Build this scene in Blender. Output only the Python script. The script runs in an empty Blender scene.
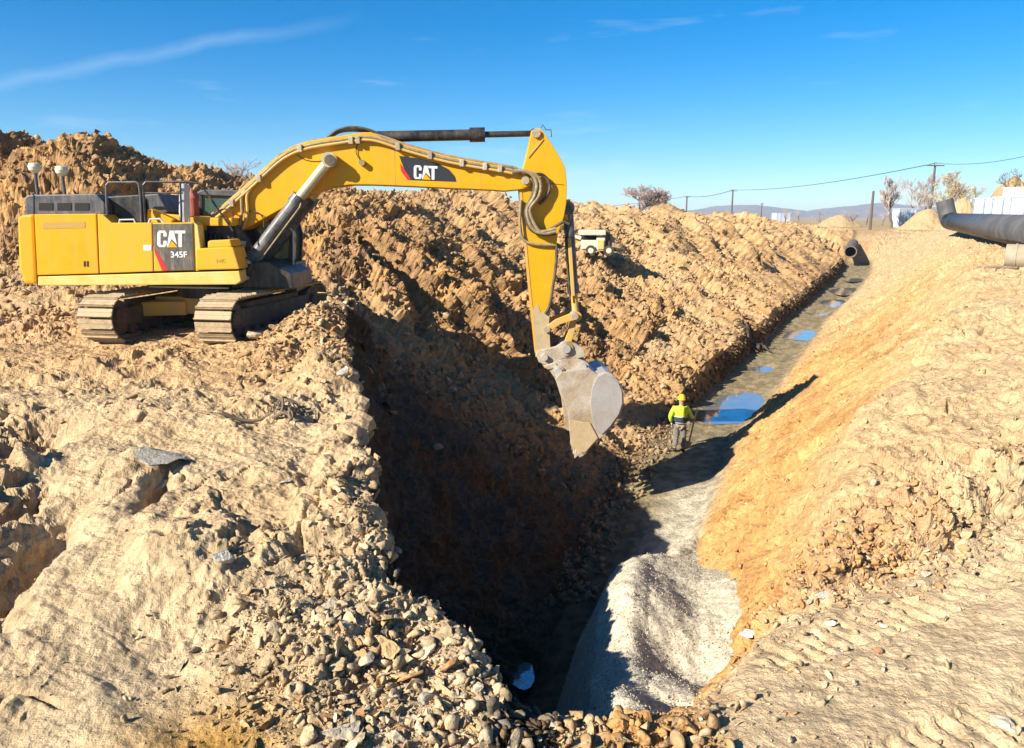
import bpy, bmesh, math, random
import numpy as np
from mathutils import Vector, Matrix
random.seed(7); rng = np.random.default_rng(11)
SC = bpy.context.scene; COL = SC.collection
F = 760.0; PITCH = math.radians(11.6); CX, CY = 512.0, 374.0
cp, sp = math.cos(PITCH), math.sin(PITCH)

# ------------------------------------------------------------------ helpers
def ray(px, py):
    v = (py-CY)/F
    return Vector(((px-CX)/F, cp - v*sp, -sp - v*cp))
def atY(px, py, Y):
    r = ray(px, py); return r*(Y/r.y)
def atZ(px, py, Z):
    r = ray(px, py); return r*(Z/r.z)
def tag(o, label=None, cat=None, group=None, kind=None):
    if label: o['label'] = label
    if cat: o['category'] = cat
    if group: o['group'] = group
    if kind: o['kind'] = kind
    return o
def empty(name, loc, label=None, cat=None, group=None):
    o = bpy.data.objects.new(name, None); COL.objects.link(o); o.location = loc
    o.empty_display_size = .2
    return tag(o, label, cat, group)
def wloc(o):
    l = Vector(o.location)
    while o.parent: o = o.parent; l += Vector(o.location)
    return l
def link(name, me, mat=None, parent=None, loc=None):
    """me holds world coordinates; they are shifted to the parent's frame"""
    o = bpy.data.objects.new(name, me); COL.objects.link(o)
    if parent is not None:
        o.parent = parent; me.transform(Matrix.Translation(-wloc(parent)))
    elif loc is not None:
        me.transform(Matrix.Translation(-Vector(loc))); o.location = loc
    if mat is not None and not me.materials: me.materials.append(mat)
    return o
def from_bm(name, bm, mat=None, parent=None, loc=None, smooth=False, recalc=True):
    if recalc: bmesh.ops.recalc_face_normals(bm, faces=bm.faces)
    me = bpy.data.meshes.new(name); bm.to_mesh(me); bm.free()
    if smooth: me.polygons.foreach_set('use_smooth', [True]*len(me.polygons))
    return link(name, me, mat, parent, loc)
def box(bm, c, s, R=None, bev=0.0):
    b = bmesh.new(); bmesh.ops.create_cube(b, size=1.0)
    for v in b.verts: v.co = Vector((v.co.x*s[0], v.co.y*s[1], v.co.z*s[2]))
    if bev: bmesh.ops.bevel(b, geom=list(b.edges), offset=bev, segments=2, affect='EDGES', profile=.6)
    M = Matrix.Translation(Vector(c)) @ (R.to_4x4() if R is not None else Matrix.Identity(4))
    b.transform(M); merge(bm, b)
def merge(bm, b):
    m = bpy.data.meshes.new('t'); b.to_mesh(m); b.free(); bm.from_mesh(m); bpy.data.meshes.remove(m)
def tube(bm, pts, r, seg=12, cap=True):
    pts = [Vector(p) for p in pts]; n = len(pts)
    rs = r if isinstance(r, (list, tuple)) else [r]*n
    prev = None; rings = []
    for i, p in enumerate(pts):
        if i == 0: t = pts[1]-pts[0]
        elif i == n-1: t = pts[-1]-pts[-2]
        else: t = (pts[i+1]-p).normalized() + (p-pts[i-1]).normalized()
        t.normalize()
        if prev is None:
            a = Vector((0, 0, 1)) if abs(t.z) < .9 else Vector((1, 0, 0))
            x = t.cross(a).normalized()
        else:
            x = (prev - t*prev.dot(t)).normalized()
        prev = x; y = t.cross(x)
        rings.append([bm.verts.new(p + (x*math.cos(2*math.pi*k/seg) + y*math.sin(2*math.pi*k/seg))*rs[i]) for k in range(seg)])
    for a, b in zip(rings, rings[1:]):
        for k in range(seg): bm.faces.new((a[k], a[(k+1) % seg], b[(k+1) % seg], b[k]))
    if cap:
        bm.faces.new(rings[0][::-1]); bm.faces.new(rings[-1])
def tube_open(bm, a, b, r, th, seg=40):
    """an open pipe with wall thickness"""
    a, b = Vector(a), Vector(b); t = (b-a).normalized(); x = t.cross(Vector((0, 0, 1))).normalized(); y = t.cross(x)
    R = []
    for (p, rr) in ((a, r-th), (a, r), (b, r), (b, r-th)):
        R.append([bm.verts.new(p+(x*math.cos(2*math.pi*k/seg)+y*math.sin(2*math.pi*k/seg))*rr) for k in range(seg)])
    for i in range(4):
        A, B = R[i], R[(i+1) % 4]
        for k in range(seg): bm.faces.new((A[k], A[(k+1) % seg], B[(k+1) % seg], B[k]))
def smooth_path(pts, n=6):
    pts = [Vector(p) for p in pts]; out = []
    P = [pts[0]*2-pts[1]] + pts + [pts[-1]*2-pts[-2]]
    for i in range(1, len(P)-2):
        for k in range(n):
            t = k/n; a, b, c, d = P[i-1], P[i], P[i+1], P[i+2]
            out.append(.5*((2*b)+(c-a)*t+(2*a-5*b+4*c-d)*t*t+(3*b-a-3*c+d)*t**3))
    out.append(pts[-1]); return out

# ------------------------------------------------------------------ materials
def new_mat(name):
    m = bpy.data.materials.new(name); m.use_nodes = True
    nt = m.node_tree; return m, nt, nt.nodes['Principled BSDF']
def N(nt, t, **kw):
    n = nt.nodes.new(t)
    for k, v in kw.items():
        if k in n.inputs.keys(): n.inputs[k].default_value = v
        else: setattr(n, k, v)
    return n
def rgba(c): return (c[0], c[1], c[2], 1.0)
def mat(name, col, rough=.6, metal=0.0, dirt=None, dirt_amt=.5, dirt_scale=3.0, bump=.0, bump_scale=40., coat=0.0, spec=.4, thr=.5, dust=0.0):
    col = tuple(c*.76 for c in col); dirt = None if dirt is None else tuple(c*.76 for c in dirt)
    m, nt, b = new_mat(name); L = nt.links
    b.inputs['Roughness'].default_value = rough; b.inputs['Metallic'].default_value = metal
    b.inputs['Specular IOR Level'].default_value = spec
    b.inputs['Coat Weight'].default_value = coat
    tc = N(nt, 'ShaderNodeTexCoord')
    if dirt is not None:
        n1 = N(nt, 'ShaderNodeTexNoise', Scale=dirt_scale, Detail=9.0, Roughness=.68)
        L.new(tc.outputs['Object'], n1.inputs['Vector'])
        r = N(nt, 'ShaderNodeValToRGB'); r.color_ramp.elements[0].position = thr-.12; r.color_ramp.elements[1].position = thr+.2
        L.new(n1.outputs['Fac'], r.inputs['Fac'])
        mu = N(nt, 'ShaderNodeMath', operation='MULTIPLY'); mu.inputs[1].default_value = dirt_amt
        L.new(r.outputs['Color'], mu.inputs[0])
        mx = N(nt, 'ShaderNodeMixRGB'); mx.inputs['Color1'].default_value = rgba(col); mx.inputs['Color2'].default_value = rgba(dirt)
        L.new(mu.outputs[0], mx.inputs['Fac']); last = mx
        if dust:
            mp = N(nt, 'ShaderNodeMapping'); mp.inputs['Scale'].default_value = (3.2, 3.2, .55); L.new(tc.outputs['Object'], mp.inputs['Vector'])
            n5 = N(nt, 'ShaderNodeTexNoise', Scale=2.2, Detail=10.0, Roughness=.75); L.new(mp.outputs[0], n5.inputs['Vector'])
            r5 = N(nt, 'ShaderNodeMapRange'); r5.inputs['From Min'].default_value = .46; r5.inputs['From Max'].default_value = .72; r5.inputs['To Max'].default_value = dust; L.new(n5.outputs['Fac'], r5.inputs['Value'])
            n6 = N(nt, 'ShaderNodeTexNoise', Scale=26., Detail=4.0, Roughness=.8); L.new(tc.outputs['Object'], n6.inputs['Vector'])
            r6 = N(nt, 'ShaderNodeMapRange'); r6.inputs['From Min'].default_value = .66; r6.inputs['From Max'].default_value = .74; r6.inputs['To Max'].default_value = dust*1.3; L.new(n6.outputs['Fac'], r6.inputs['Value'])
            m5 = N(nt, 'ShaderNodeMixRGB'); m5.inputs['Color2'].default_value = (.40, .28, .15, 1); L.new(r5.outputs[0], m5.inputs['Fac']); L.new(mx.outputs[0], m5.inputs['Color1'])
            m6 = N(nt, 'ShaderNodeMixRGB'); m6.inputs['Color2'].default_value = (.13, .08, .04, 1); L.new(r6.outputs[0], m6.inputs['Fac']); L.new(m5.outputs[0], m6.inputs['Color1']); last = m6
        L.new(last.outputs[0], b.inputs['Base Color'])
        mr = N(nt, 'ShaderNodeMath', operation='MULTIPLY_ADD'); mr.inputs[1].default_value = .35; mr.inputs[2].default_value = rough
        L.new(mu.outputs[0], mr.inputs[0]); L.new(mr.outputs[0], b.inputs['Roughness'])
    else: b.inputs['Base Color'].default_value = rgba(col)
    if bump:
        n2 = N(nt, 'ShaderNodeTexNoise', Scale=bump_scale, Detail=6.0)
        L.new(tc.outputs['Object'], n2.inputs['Vector'])
        bp = N(nt, 'ShaderNodeBump', Strength=bump, Distance=.02)
        L.new(n2.outputs['Fac'], bp.inputs['Height']); L.new(bp.outputs[0], b.inputs['Normal'])
    return m
DUST = (.42, .30, .17)
M = dict(
    yellow=mat('cat_yellow', (.86, .395, .0), .5, spec=.22, dust=.24, dirt=(.74, .33, .0), dirt_amt=.8, dirt_scale=1.6, coat=.08, bump=.05, bump_scale=8),
    yellow_dusty=mat('dusty_yellow', (.84, .42, .004), .55, spec=.22, dust=.42, dirt=(.70, .40, .04), dirt_amt=.75, dirt_scale=2.2, bump=.1, thr=.45),
    yellow_worn=mat('worn_yellow', (.74, .41, .02), .55, dust=.7, dirt=(.52, .37, .19), dirt_amt=.9, dirt_scale=3.5, bump=.2, thr=.47),
    white_yellow=mat('bleached_yellow', (.80, .60, .20), .5, dirt=(.75, .42, .02), dirt_amt=.8, dirt_scale=2.5),
    black=mat('black_paint', (.012, .013, .016), .35, dust=.25, dirt=(.08, .065, .05), dirt_amt=.6, dirt_scale=5),
    hood=mat('hood_plastic', (.045, .055, .075), .42, dust=.35, dirt=(.15, .14, .13), dirt_amt=.6, dirt_scale=4, thr=.5),
    decal=mat('decal_grey', (.07, .068, .062), .5, dust=.6, dirt=(.16, .135, .10), dirt_amt=.6, dirt_scale=9),
    boomdecal=mat('decal_dark', (.035, .035, .038), .35),
    white=mat('decal_white', (.82, .82, .78), .5), red=mat('decal_red', (.62, .03, .03), .4),
    fade=mat('faded_label', (.50, .30, .06), .6),
    rubber=mat('hose_rubber', (.02, .02, .02), .5, dirt=(.25, .18, .1), dirt_amt=.6, dirt_scale=6),
    hose_tan=mat('dusty_hose', (.40, .30, .16), .6, dirt=(.10, .07, .04), dirt_amt=.8, dirt_scale=9),
    steel=mat('polished_steel', (.66, .65, .62), .38, metal=.5, dirt=(.44, .39, .32), dust=.45, dirt_amt=.9, dirt_scale=3.0, bump=.15, bump_scale=25),
    bucket=mat('bucket_steel', (.62, .55, .44), .5, metal=.15, dirt=(.30, .20, .11), dirt_amt=1.0, dirt_scale=2.2, dust=.7, thr=.46, bump=.5, bump_scale=18),
    chrome=mat('rod_chrome', (.80, .74, .55), .22, metal=.6, dirt=(.6, .42, .12), dirt_amt=.6, dirt_scale=3),
    barrel=mat('cylinder_barrel', (.05, .05, .055), .38, dirt=(.30, .28, .26), dirt_amt=.7, dirt_scale=3.5),
    track=mat('track_shoe', (.36, .27, .16), .65, dirt=(.60, .43, .24), dirt_amt=.9, dirt_scale=7, bump=.5, bump_scale=20),
    trackframe=mat('track_frame', (.06, .05, .04), .7, dirt=(.30, .21, .12), dirt_amt=.6, dirt_scale=3),
    seam=mat('seam_dark', (.015, .012, .01), .8),
    beige=mat('pale_paint', (.78, .73, .56), .5, dirt=(.42, .33, .2), dirt_amt=.5, dirt_scale=2.5),
    hdpe=mat('hdpe_pipe', (.075, .078, .085), .45, dirt=(.22, .195, .165), dirt_amt=.6, dirt_scale=.9, bump=.1, bump_scale=6),
    concrete=mat('dusty_pipe', (.42, .34, .24), .8, dirt=(.25, .19, .12), dirt_amt=.6, dirt_scale=3),
    culvert=mat('culvert_pipe', (.10, .09, .08), .7, dirt=(.34, .26, .17), dirt_amt=.7, dirt_scale=1.2),
    container=mat('container_white', (.52, .57, .64), .6, dirt=(.42, .45, .48), dirt_amt=.6, dirt_scale=.5),
    panelblue=mat('panel_blue', (.12, .30, .42), .5), panelline=mat('panel_line', (.22, .30, .45), .5),
    wood=mat('weathered_wood', (.16, .11, .07), .85, dirt=(.28, .22, .16), dirt_amt=.7, dirt_scale=4),
    pole=mat('pole_wood', (.13, .10, .08), .9), cable=mat('cable', (.05, .05, .05), .6),
    root=mat('root', (.045, .035, .028), .95, dirt=(.22, .16, .1), dirt_amt=.7, dirt_scale=6, bump=.5, bump_scale=12),
    bark=mat('bark', (.16, .12, .09), .95), twig=mat('twig', (.48, .38, .33), .95), twig_y=mat('willow_twig', (.50, .37, .20), .95),
    skin=mat('skin', (.45, .26, .17), .6), hivis=mat('hivis', (.62, .85, .03), .7, dirt=(.5, .62, .1), dirt_amt=.5, dirt_scale=5, bump=.4, bump_scale=10),
    navy=mat('navy_band', (.03, .045, .05), .8), helmet=mat('helmet_plastic', (.85, .62, .01), .35, coat=.4),
    trousers=mat('work_trousers', (.13, .13, .12), .85, dirt=(.34, .29, .22), dirt_amt=.9, dirt_scale=14, thr=.5, bump=.4, bump_scale=14),
    boots=mat('boots', (.04, .03, .025), .8), glove=mat('gloves', (.6, .6, .58), .8), silver=mat('reflective_tape', (.55, .60, .62), .35),
    denim=mat('denim_hem', (.16, .26, .36), .85), shovelwood=mat('shovel_wood', (.55, .42, .2), .6),
    tan_steel=mat('worn_tan_steel', (.56, .43, .24), .6, dust=.7, dirt=(.36, .26, .15), dirt_amt=.8, dirt_scale=5, bump=.2),
    rust=mat('rusty_red', (.35, .08, .05), .8),
)
def glass_mat():
    m, nt, b = new_mat('cab_glass')
    b.inputs['Base Color'].default_value = (.10, .17, .15, 1); b.inputs['Roughness'].default_value = .08
    b.inputs['Transmission Weight'].default_value = .6; b.inputs['IOR'].default_value = 1.3
    return m
M['glass'] = glass_mat()
def water_mat():
    m, nt, b = new_mat('puddle_water'); L = nt.links
    b.inputs['Roughness'].default_value = .05
    tc = N(nt, 'ShaderNodeNewGeometry'); n = N(nt, 'ShaderNodeTexNoise', Scale=3.0, Detail=3.0); L.new(tc.outputs['Position'], n.inputs['Vector'])
    bp = N(nt, 'ShaderNodeBump', Strength=.15, Distance=.02); L.new(n.outputs['Fac'], bp.inputs['Height']); L.new(bp.outputs[0], b.inputs['Normal'])
    n2 = N(nt, 'ShaderNodeTexNoise', Scale=1.3, Detail=7.0, Roughness=.7); L.new(tc.outputs['Position'], n2.inputs['Vector'])
    r = N(nt, 'ShaderNodeMapRange'); r.inputs['From Min'].default_value = .42; r.inputs['From Max'].default_value = .66; L.new(n2.outputs['Fac'], r.inputs['Value'])
    c = N(nt, 'ShaderNodeMixRGB'); c.inputs['Color1'].default_value = (.48, .53, .56, 1); c.inputs['Color2'].default_value = (.30, .28, .23, 1); L.new(r.outputs[0], c.inputs['Fac']); L.new(c.outputs[0], b.inputs['Base Color'])
    q = N(nt, 'ShaderNodeMapRange'); q.inputs['To Min'].default_value = .8; q.inputs['To Max'].default_value = .45; L.new(r.outputs[0], q.inputs['Value']); L.new(q.outputs[0], b.inputs['Metallic'])
    return m
M['water'] = water_mat()
def soil_mat(name, s1=9., s2=60., bump=.75, gravel=False):
    m, nt, b = new_mat(name); L = nt.links
    b.inputs['Roughness'].default_value = .95; b.inputs['Specular IOR Level'].default_value = .15
    at = N(nt, 'ShaderNodeAttribute'); at.attribute_name = 'soil'
    ge = N(nt, 'ShaderNodeNewGeometry')
    n1 = N(nt, 'ShaderNodeTexNoise', Scale=s1, Detail=8.0, Roughness=.7); L.new(ge.outputs['Position'], n1.inputs['Vector'])
    r = N(nt, 'ShaderNodeMapRange'); r.inputs['From Min'].default_value = .3; r.inputs['From Max'].default_value = .7
    r.inputs['To Min'].default_value = .78; r.inputs['To Max'].default_value = 1.3
    L.new(n1.outputs['Fac'], r.inputs['Value'])
    vm = N(nt, 'ShaderNodeVectorMath', operation='SCALE'); L.new(at.outputs['Color'], vm.inputs[0]); L.new(r.outputs[0], vm.inputs['Scale'])
    L.new(vm.outputs[0], b.inputs['Base Color'])
    n2 = N(nt, 'ShaderNodeTexVoronoi' if gravel else 'ShaderNodeTexNoise', Scale=s2)
    if not gravel: n2.inputs['Detail'].default_value = 6.0; n2.inputs['Roughness'].default_value = .65
    L.new(ge.outputs['Position'], n2.inputs['Vector'])
    bp = N(nt, 'ShaderNodeBump', Strength=bump, Distance=.03)
    L.new(n2.outputs['Distance' if gravel else 'Fac'], bp.inputs['Height'])
    n3 = N(nt, 'ShaderNodeTexNoise', Scale=s1*1.7, Detail=5.0); L.new(ge.outputs['Position'], n3.inputs['Vector'])
    b2 = N(nt, 'ShaderNodeBump', Strength=bump*.8, Distance=.08); L.new(n3.outputs['Fac'], b2.inputs['Height']); L.new(bp.outputs[0], b2.inputs['Normal'])
    L.new(b2.outputs[0], b.inputs['Normal'])
    return m
M['soil'] = soil_mat('excavated_soil'); M['rock'] = soil_mat('stone', 14., 50., .4); M['gravel'] = soil_mat('gravel', 25., 60., .18, True)

# ------------------------------------------------------------------ numpy noise
def _h(ix, iy, iz, s):
    n = (ix.astype(np.int64)*374761393 + iy.astype(np.int64)*668265263 + iz.astype(np.int64)*2147483647 + s*974634777) & 0xffffffff
    n = ((n ^ (n >> 13))*1274126177) & 0xffffffff
    n = ((n ^ (n >> 15))*2246822519) & 0xffffffff
    return (n ^ (n >> 16)) & 0xffffffff
def perlin(x, y, z, s=0):
    ix, iy, iz = np.floor(x), np.floor(y), np.floor(z)
    fx, fy, fz = x-ix, y-iy, z-iz
    u, v, w = [t*t*t*(t*(t*6-15)+10) for t in (fx, fy, fz)]
    def g(dx, dy, dz):
        h = _h(ix+dx, iy+dy, iz+dz, s)
        a = (h & 1023)/1023.*2-1; b = ((h >> 10) & 1023)/1023.*2-1; c = ((h >> 20) & 1023)/1023.*2-1
        return a*(fx-dx)+b*(fy-dy)+c*(fz-dz)
    def l(a, b, t): return a+(b-a)*t
    return l(l(l(g(0,0,0), g(1,0,0), u), l(g(0,1,0), g(1,1,0), u), v), l(l(g(0,0,1), g(1,0,1), u), l(g(0,1,1), g(1,1,1), u), v), w)
def fbm(x, y, z, o=4, s=0, lac=2.07, gain=.5):
    r = 0; a = 1.
    for i in range(o):
        r = r + a*perlin(x, y, z, s+i*17); x, y, z = x*lac, y*lac, z*lac; a *= gain
    return r
def billow(x, y, z, o=3, s=0):
    r = 0; a = 1.
    for i in range(o):
        r = r + a*(1-np.abs(perlin(x, y, z, s+i*17))*3.2); x, y, z = x*2.1, y*2.1, z*2.1; a *= .5
    return r
def worley(x, y, z, s=0):
    ix, iy, iz = np.floor(x), np.floor(y), np.floor(z)
    f1 = np.full(x.shape, 9.); cid = np.zeros(x.shape)
    for dx in (-1, 0, 1):
        for dy in (-1, 0, 1):
            for dz in (-1, 0, 1):
                h = _h(ix+dx, iy+dy, iz+dz, s)
                px = ix+dx+(h & 1023)/1023.; py = iy+dy+((h >> 10) & 1023)/1023.; pz = iz+dz+((h >> 20) & 1023)/1023.
                d = (px-x)**2+(py-y)**2+(pz-z)**2
                m = d < f1; f1 = np.where(m, d, f1); cid = np.where(m, (h >> 5 & 255)/255., cid)
    return np.sqrt(f1), cid
def sstep(a, b, x):
    t = np.clip((x-a)/(b-a), 0, 1); return t*t*(3-2*t)

# ------------------------------------------------------------------ terrain
#  Y : L3, L2, L1, E(edge), W(foot of the steep face), B, F1(floor), F2(floor), R1, R2, R3, R4   as (x, z)
ROWS = [
 (-6, [(-40,-4.6),(-12,-4.4),(-4,-4.3),(-1.0,-4.3),(-.6,-4.3),(-.2,-4.3),(.2,-4.3),(.6,-4.3),(1.5,-4.3),(3,-4.3),(8,-4.3),(30,-4.3)]),
 (4.6,[(-32,-4.4),(-4.8,-4.15),(-2.0,-4.15),(-.6,-4.2),(-.3,-4.25),(0,-4.25),(.3,-4.25),(.7,-4.25),(1.3,-4.25),(2.4,-4.25),(6,-4.2),(26,-4.0)]),
 (6.05,[(-32,-4.2),(-4.9,-3.95),(-2.2,-3.95),(-.05,-4.2),(.15,-4.3),(.25,-4.32),(.4,-4.35),(.75,-4.35),(1.15,-4.35),(2.2,-4.28),(6,-4.1),(26,-3.6)]),
 (6.7,[(-32,-4.0),(-5.2,-3.85),(-2.6,-3.8),(-.5,-4.0),(-.35,-4.9),(-.1,-5.5),(.25,-6.0),(.8,-5.9),(1.35,-5.0),(2.3,-4.3),(6,-4.05),(26,-3.4)]),
 (7.3,[(-32,-3.9),(-5.6,-3.65),(-3.2,-3.6),(-1.25,-3.75),(-1.05,-5.4),(-.8,-6.4),(-.1,-7.2),(1.0,-7.0),(1.75,-5.6),(2.6,-4.4),(6.4,-3.95),(26,-3.2)]),
 (9.0,[(-34,-3.5),(-7,-3.35),(-4.2,-3.35),(-1.85,-3.4),(-1.65,-6),(-1.2,-7.6),(-.1,-8.5),(1.7,-8.2),(2.9,-6.2),(4.0,-4.5),(8,-3.6),(26,-2.6)]),
 (12.4,[(-36,-3.0),(-9.5,-3.0),(-6.3,-3.0),(-2.5,-3.05),(-2.2,-5.2),(-1.1,-7.2),(.2,-8.6),(2.2,-8.2),(3.8,-6.2),(5.8,-3.7),(9.5,-2.9),(28,-1.9)]),
 (16.2,[(-38,-2.8),(-13,-2.8),(-8,-2.78),(-3.7,-2.45),(-2.9,-3.9),(-.6,-6.4),(1.6,-8.0),(3.8,-7.6),(6.0,-5.5),(9.0,-2.9),(12.5,-2.2),(32,-1.6)]),
 (20,[(-38,-2.7),(-16,-2.72),(-10,-2.7),(-4.6,-2.5),(-3.4,-3.6),(.0,-6.1),(3.0,-7.3),(5.5,-7.1),(8.2,-5),(11.8,-2.3),(15,-1.75),(34,-1.4)]),
 (23.5,[(-38,-.8),(-18,-1.3),(-12,-1.7),(-5.5,-1.9),(-4,-2.6),(1.0,-5.6),(4.6,-7.0),(6.9,-7),(9.9,-5),(14,-1.8),(18,-1.5),(38,-1.3)]),
 (27,[(-38,2.4),(-20,1.6),(-13,.9),(-6,-.3),(-4,-1.2),(2.2,-4.8),(6.4,-6.9),(8.9,-6.9),(11.7,-5),(16,-1.5),(21,-1.15),(40,-1.3)]),
 (30,[(-40,3.0),(-20,2.5),(-13,1.55),(-6,.55),(-2.5,-.7),(2.6,-4.2),(7.9,-6.8),(10.5,-6.8),(13.2,-5),(18,-1.35),(22.5,-1.05),(42,-1.25)]),
 (36,[(-44,2.4),(-22,1.9),(-12,1.2),(-4,.7),(0,-1.0),(4.5,-3.4),(11.2,-6.6),(13.6,-6.6),(16.8,-4.8),(21.5,-1.3),(27,-1.0),(48,-1.2)]),
 (45,[(-50,1.4),(-26,1.2),(-12,1.4),(-2,.7),(3.5,-2.0),(7.2,-2.75),(16,-6.2),(18.3,-6.2),(21.8,-4.5),(26.5,-1.2),(33,-.95),(56,-1.2)]),
 (51,[(-54,1.2),(-26,1.2),(-10,1.4),(2,.7),(7.5,-.2),(10.5,-1.6),(19.3,-6.05),(21.7,-6.05),(25,-4.4),(29.5,-1.15),(37,-.9),(62,-1.2)]),
 (60,[(-60,1.2),(-28,1.2),(-8,1.3),(6,.5),(13,-.05),(17,-.9),(24,-5.8),(26.7,-5.8),(30,-4.2),(34.3,-1.1),(43,-.9),(70,-1.2)]),
 (84,[(-80,-.2),(-28,.0),(4,.3),(18,.1),(27,-.7),(30,-1.4),(36.4,-4.9),(39.2,-4.9),(41,-3.4),(45.5,-1.35),(60,-1.3),(100,-1.3)]),
 (86.5,[(-84,-.2),(-28,.0),(6,.2),(20,.3),(29,-.6),(32,-1.5),(38.0,-4.6),(39.8,-4.6),(42.5,-3.2),(47,-1.4),(62,-1.3),(104,-1.3)]),
 (90,[(-86,-.8),(-34,-.7),(2,-.2),(22,-.2),(31,-.9),(34,-1.4),(40,-2.0),(42,-2.0),(45,-1.7),(49,-1.5),(64,-1.3),(108,-1.3)]),
 (99,[(-88,-1.5),(-40,-1.4),(0,-.6),(26,-.6),(34,-1.2),(38,-1.4),(44,-1.6),(47,-1.6),(50,-1.5),(55,-1.5),(66,-1.3),(110,-1.3)]),
 (130,[(-120,-1.5),(-60,-1.5),(0,-1.5),(28,-1.5),(40,-1.5),(48,-1.5),(55,-1.5),(60,-1.5),(68,-1.5),(76,-1.5),(95,-1.5),(150,-1.5)]),
 (4000,[(-4000,-1.5),(-2400,-1.5),(-1200,-1.5),(0,-1.5),(500,-1.5),(900,-1.5),(1300,-1.5),(1700,-1.5),(2100,-1.5),(2500,-1.5),(3000,-1.5),(4200,-1.5)]),
]
CNT = [26, 150, 210, 70, 110, 140, 80, 110, 120, 120, 46]
def build_terrain():
    RY = np.array([r[0] for r in ROWS], float)
    PX = np.array([[p[0] for p in r[1]] for r in ROWS]); PZ = np.array([[p[1] for p in r[1]] for r in ROWS])
    ys = [-6., -3., 0., 2., 3., 4.]; y = 4.45
    while y < 112: ys.append(y); y *= (1.0036 if y < 60 else 1.0047)
    while y < 4000: ys.append(y); y *= 1.12
    ys = np.array(ys + [4000.]); nr = len(ys)
    t = np.log(ys+7.5); tr = np.log(RY+7.5)
    CXs = np.stack([np.interp(t, tr, PX[:, j]) for j in range(12)], 1)
    CZs = np.stack([np.interp(t, tr, PZ[:, j]) for j in range(12)], 1)
    def sm(A, k):   # moving average along the rows, keeping the ends
        P = np.pad(A, ((k, k), (0, 0)), mode='edge'); c = np.cumsum(np.vstack([np.zeros((1, A.shape[1])), P]), 0)
        return (c[2*k+1:]-c[:-2*k-1])/(2*k+1)
    keep = (ys < 112)[:, None]
    for _ in range(2): CXs = np.where(keep, sm(CXs, 6), CXs); CZs = np.where(keep, sm(CZs, 6), CZs)
    # a low broken scarp where the left slope meets the floor, beyond the worker
    h = .95*sstep(25, 29, ys)*(1-sstep(80, 85, ys)) + .0
    SX = CXs[:, 6]-.30; SZ = CZs[:, 6]+h
    CXs = np.insert(CXs, 6, SX, 1); CZs = np.insert(CZs, 6, SZ, 1)
    cnt = CNT[:5]+[CNT[5]-14, 24]+CNT[6:]
    us = np.concatenate([[j+k/c for k in range(c)] for j, c in enumerate(cnt)]+[[12.0]])
    nc = len(us); j = np.minimum(us.astype(int), 11); f = us-j
    X = CXs[:, j]*(1-f)+CXs[:, j+1]*f; Z = CZs[:, j]*(1-f)+CZs[:, j+1]*f
    def smc(A, k):
        P = np.pad(A, ((0, 0), (k, k)), mode='edge'); c = np.cumsum(np.hstack([np.zeros((A.shape[0], 1)), P]), 1)
        return (c[:, 2*k+1:]-c[:, :-2*k-1])/(2*k+1)
    w = np.ones(nc); w = w*(1-.75*np.exp(-((us-3)/.12)**2))*(1-.8*np.exp(-((us-7.2)/1.2)**2))
    Zs = smc(smc(Z, 10), 10); Xs = smc(smc(X, 10), 10)
    Z = Z+(Zs-Z)*w; X = X+(Xs-X)*w; X[:, 0] = CXs[:, 0]; X[:, -1] = CXs[:, -1]
    Y = np.repeat(ys[:, None], nc, 1); U = np.repeat(us[None], nr, 0)
    near = 1-sstep(100, 112, Y)
    Z0 = Z.copy()
    # ---- broad shapes in the ground
    def bump(cx, cy, rx, ry, hgt, rot=0.):
        c, s = math.cos(rot), math.sin(rot); dx, dy = X-cx, Y-cy
        a = (dx*c+dy*s)/rx; b = (-dx*s+dy*c)/ry
        return hgt*np.exp(-(a*a+b*b))
    D = np.zeros_like(Z)
    for b in [(-5.35,7.8,.30,.9,-.75), (-6.1,8.9,.32,.5,-.6), (-7.2,10.9,.5,.6,-1.2), (-5.0,6.6,.25,.5,-.35), (-4.95,9.6,.45,.35,.22), (-4.5,9.1,.16,.55,-.45,.25), (-3.6,7.6,.5,.9,.18,.3), (-3.1,6.5,.5,.6,-.2),
              (-2.0,8.6,.45,1.0,.22,.1), (-1.9,6.6,.6,.5,.25), (-4.2,15.6,.8,.8,.62), (-3.7,17.3,.7,1.2,.75), (-3.6,13.8,.5,.8,.3), (-8.2,14.5,1.6,.5,.12),
              (-25,30,3,3,.9), (-20.5,29,2.6,2.2,.7), (-15.5,29.0,1.9,2.0,.95), (-17.9,28.0,.8,2.5,-.8), (-12.3,28.8,1.1,2,.5), (-13.3,27.0,.7,2.2,-.7,-.4), (-9,34,3,3,.2),
              (-1.6,39,1.8,2,.75), (.6,41,.8,3,-.9), (2.6,44,1.3,2.5,.8), (5.2,52,2.2,3,.6), (10.6,56,2.2,3,.1), (13.3,64,2.5,4,.3), (20,72,4,5,.3), (9.2,62,1.2,3,-.5), (26,84,4,5,.4),
              (7.0,9.9,1.3,.5,.25,.4), (8.2,9.6,.2,1.1,-.35,-.4)]:
        D += bump(*b)
    # haul ramp ruts and the rough break above it
    s1 = (X-2.25)*.925+(Y-6.8)*.38; 
    def rut(off):
        q = -(X-2.25)*.38+(Y-6.8)*.925+off
        band = sstep(-.34, -.28, q)*(1-sstep(.28, .34, q))*sstep(2.2, 3.0, X)*near*(Y < 12)
        tri = np.abs(((s1/.19+.25*q) % 1)-.5)*2
        return -band*(.03+.055*sstep(.3, .8, tri)*sstep(-.35, .1, fbm(X*.9+off, Y*1.4, Z*0, 3, 6)))
    R_ = (U > 7.5)
    D += np.where(R_, rut(0)+rut(1.75), 0)
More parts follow.
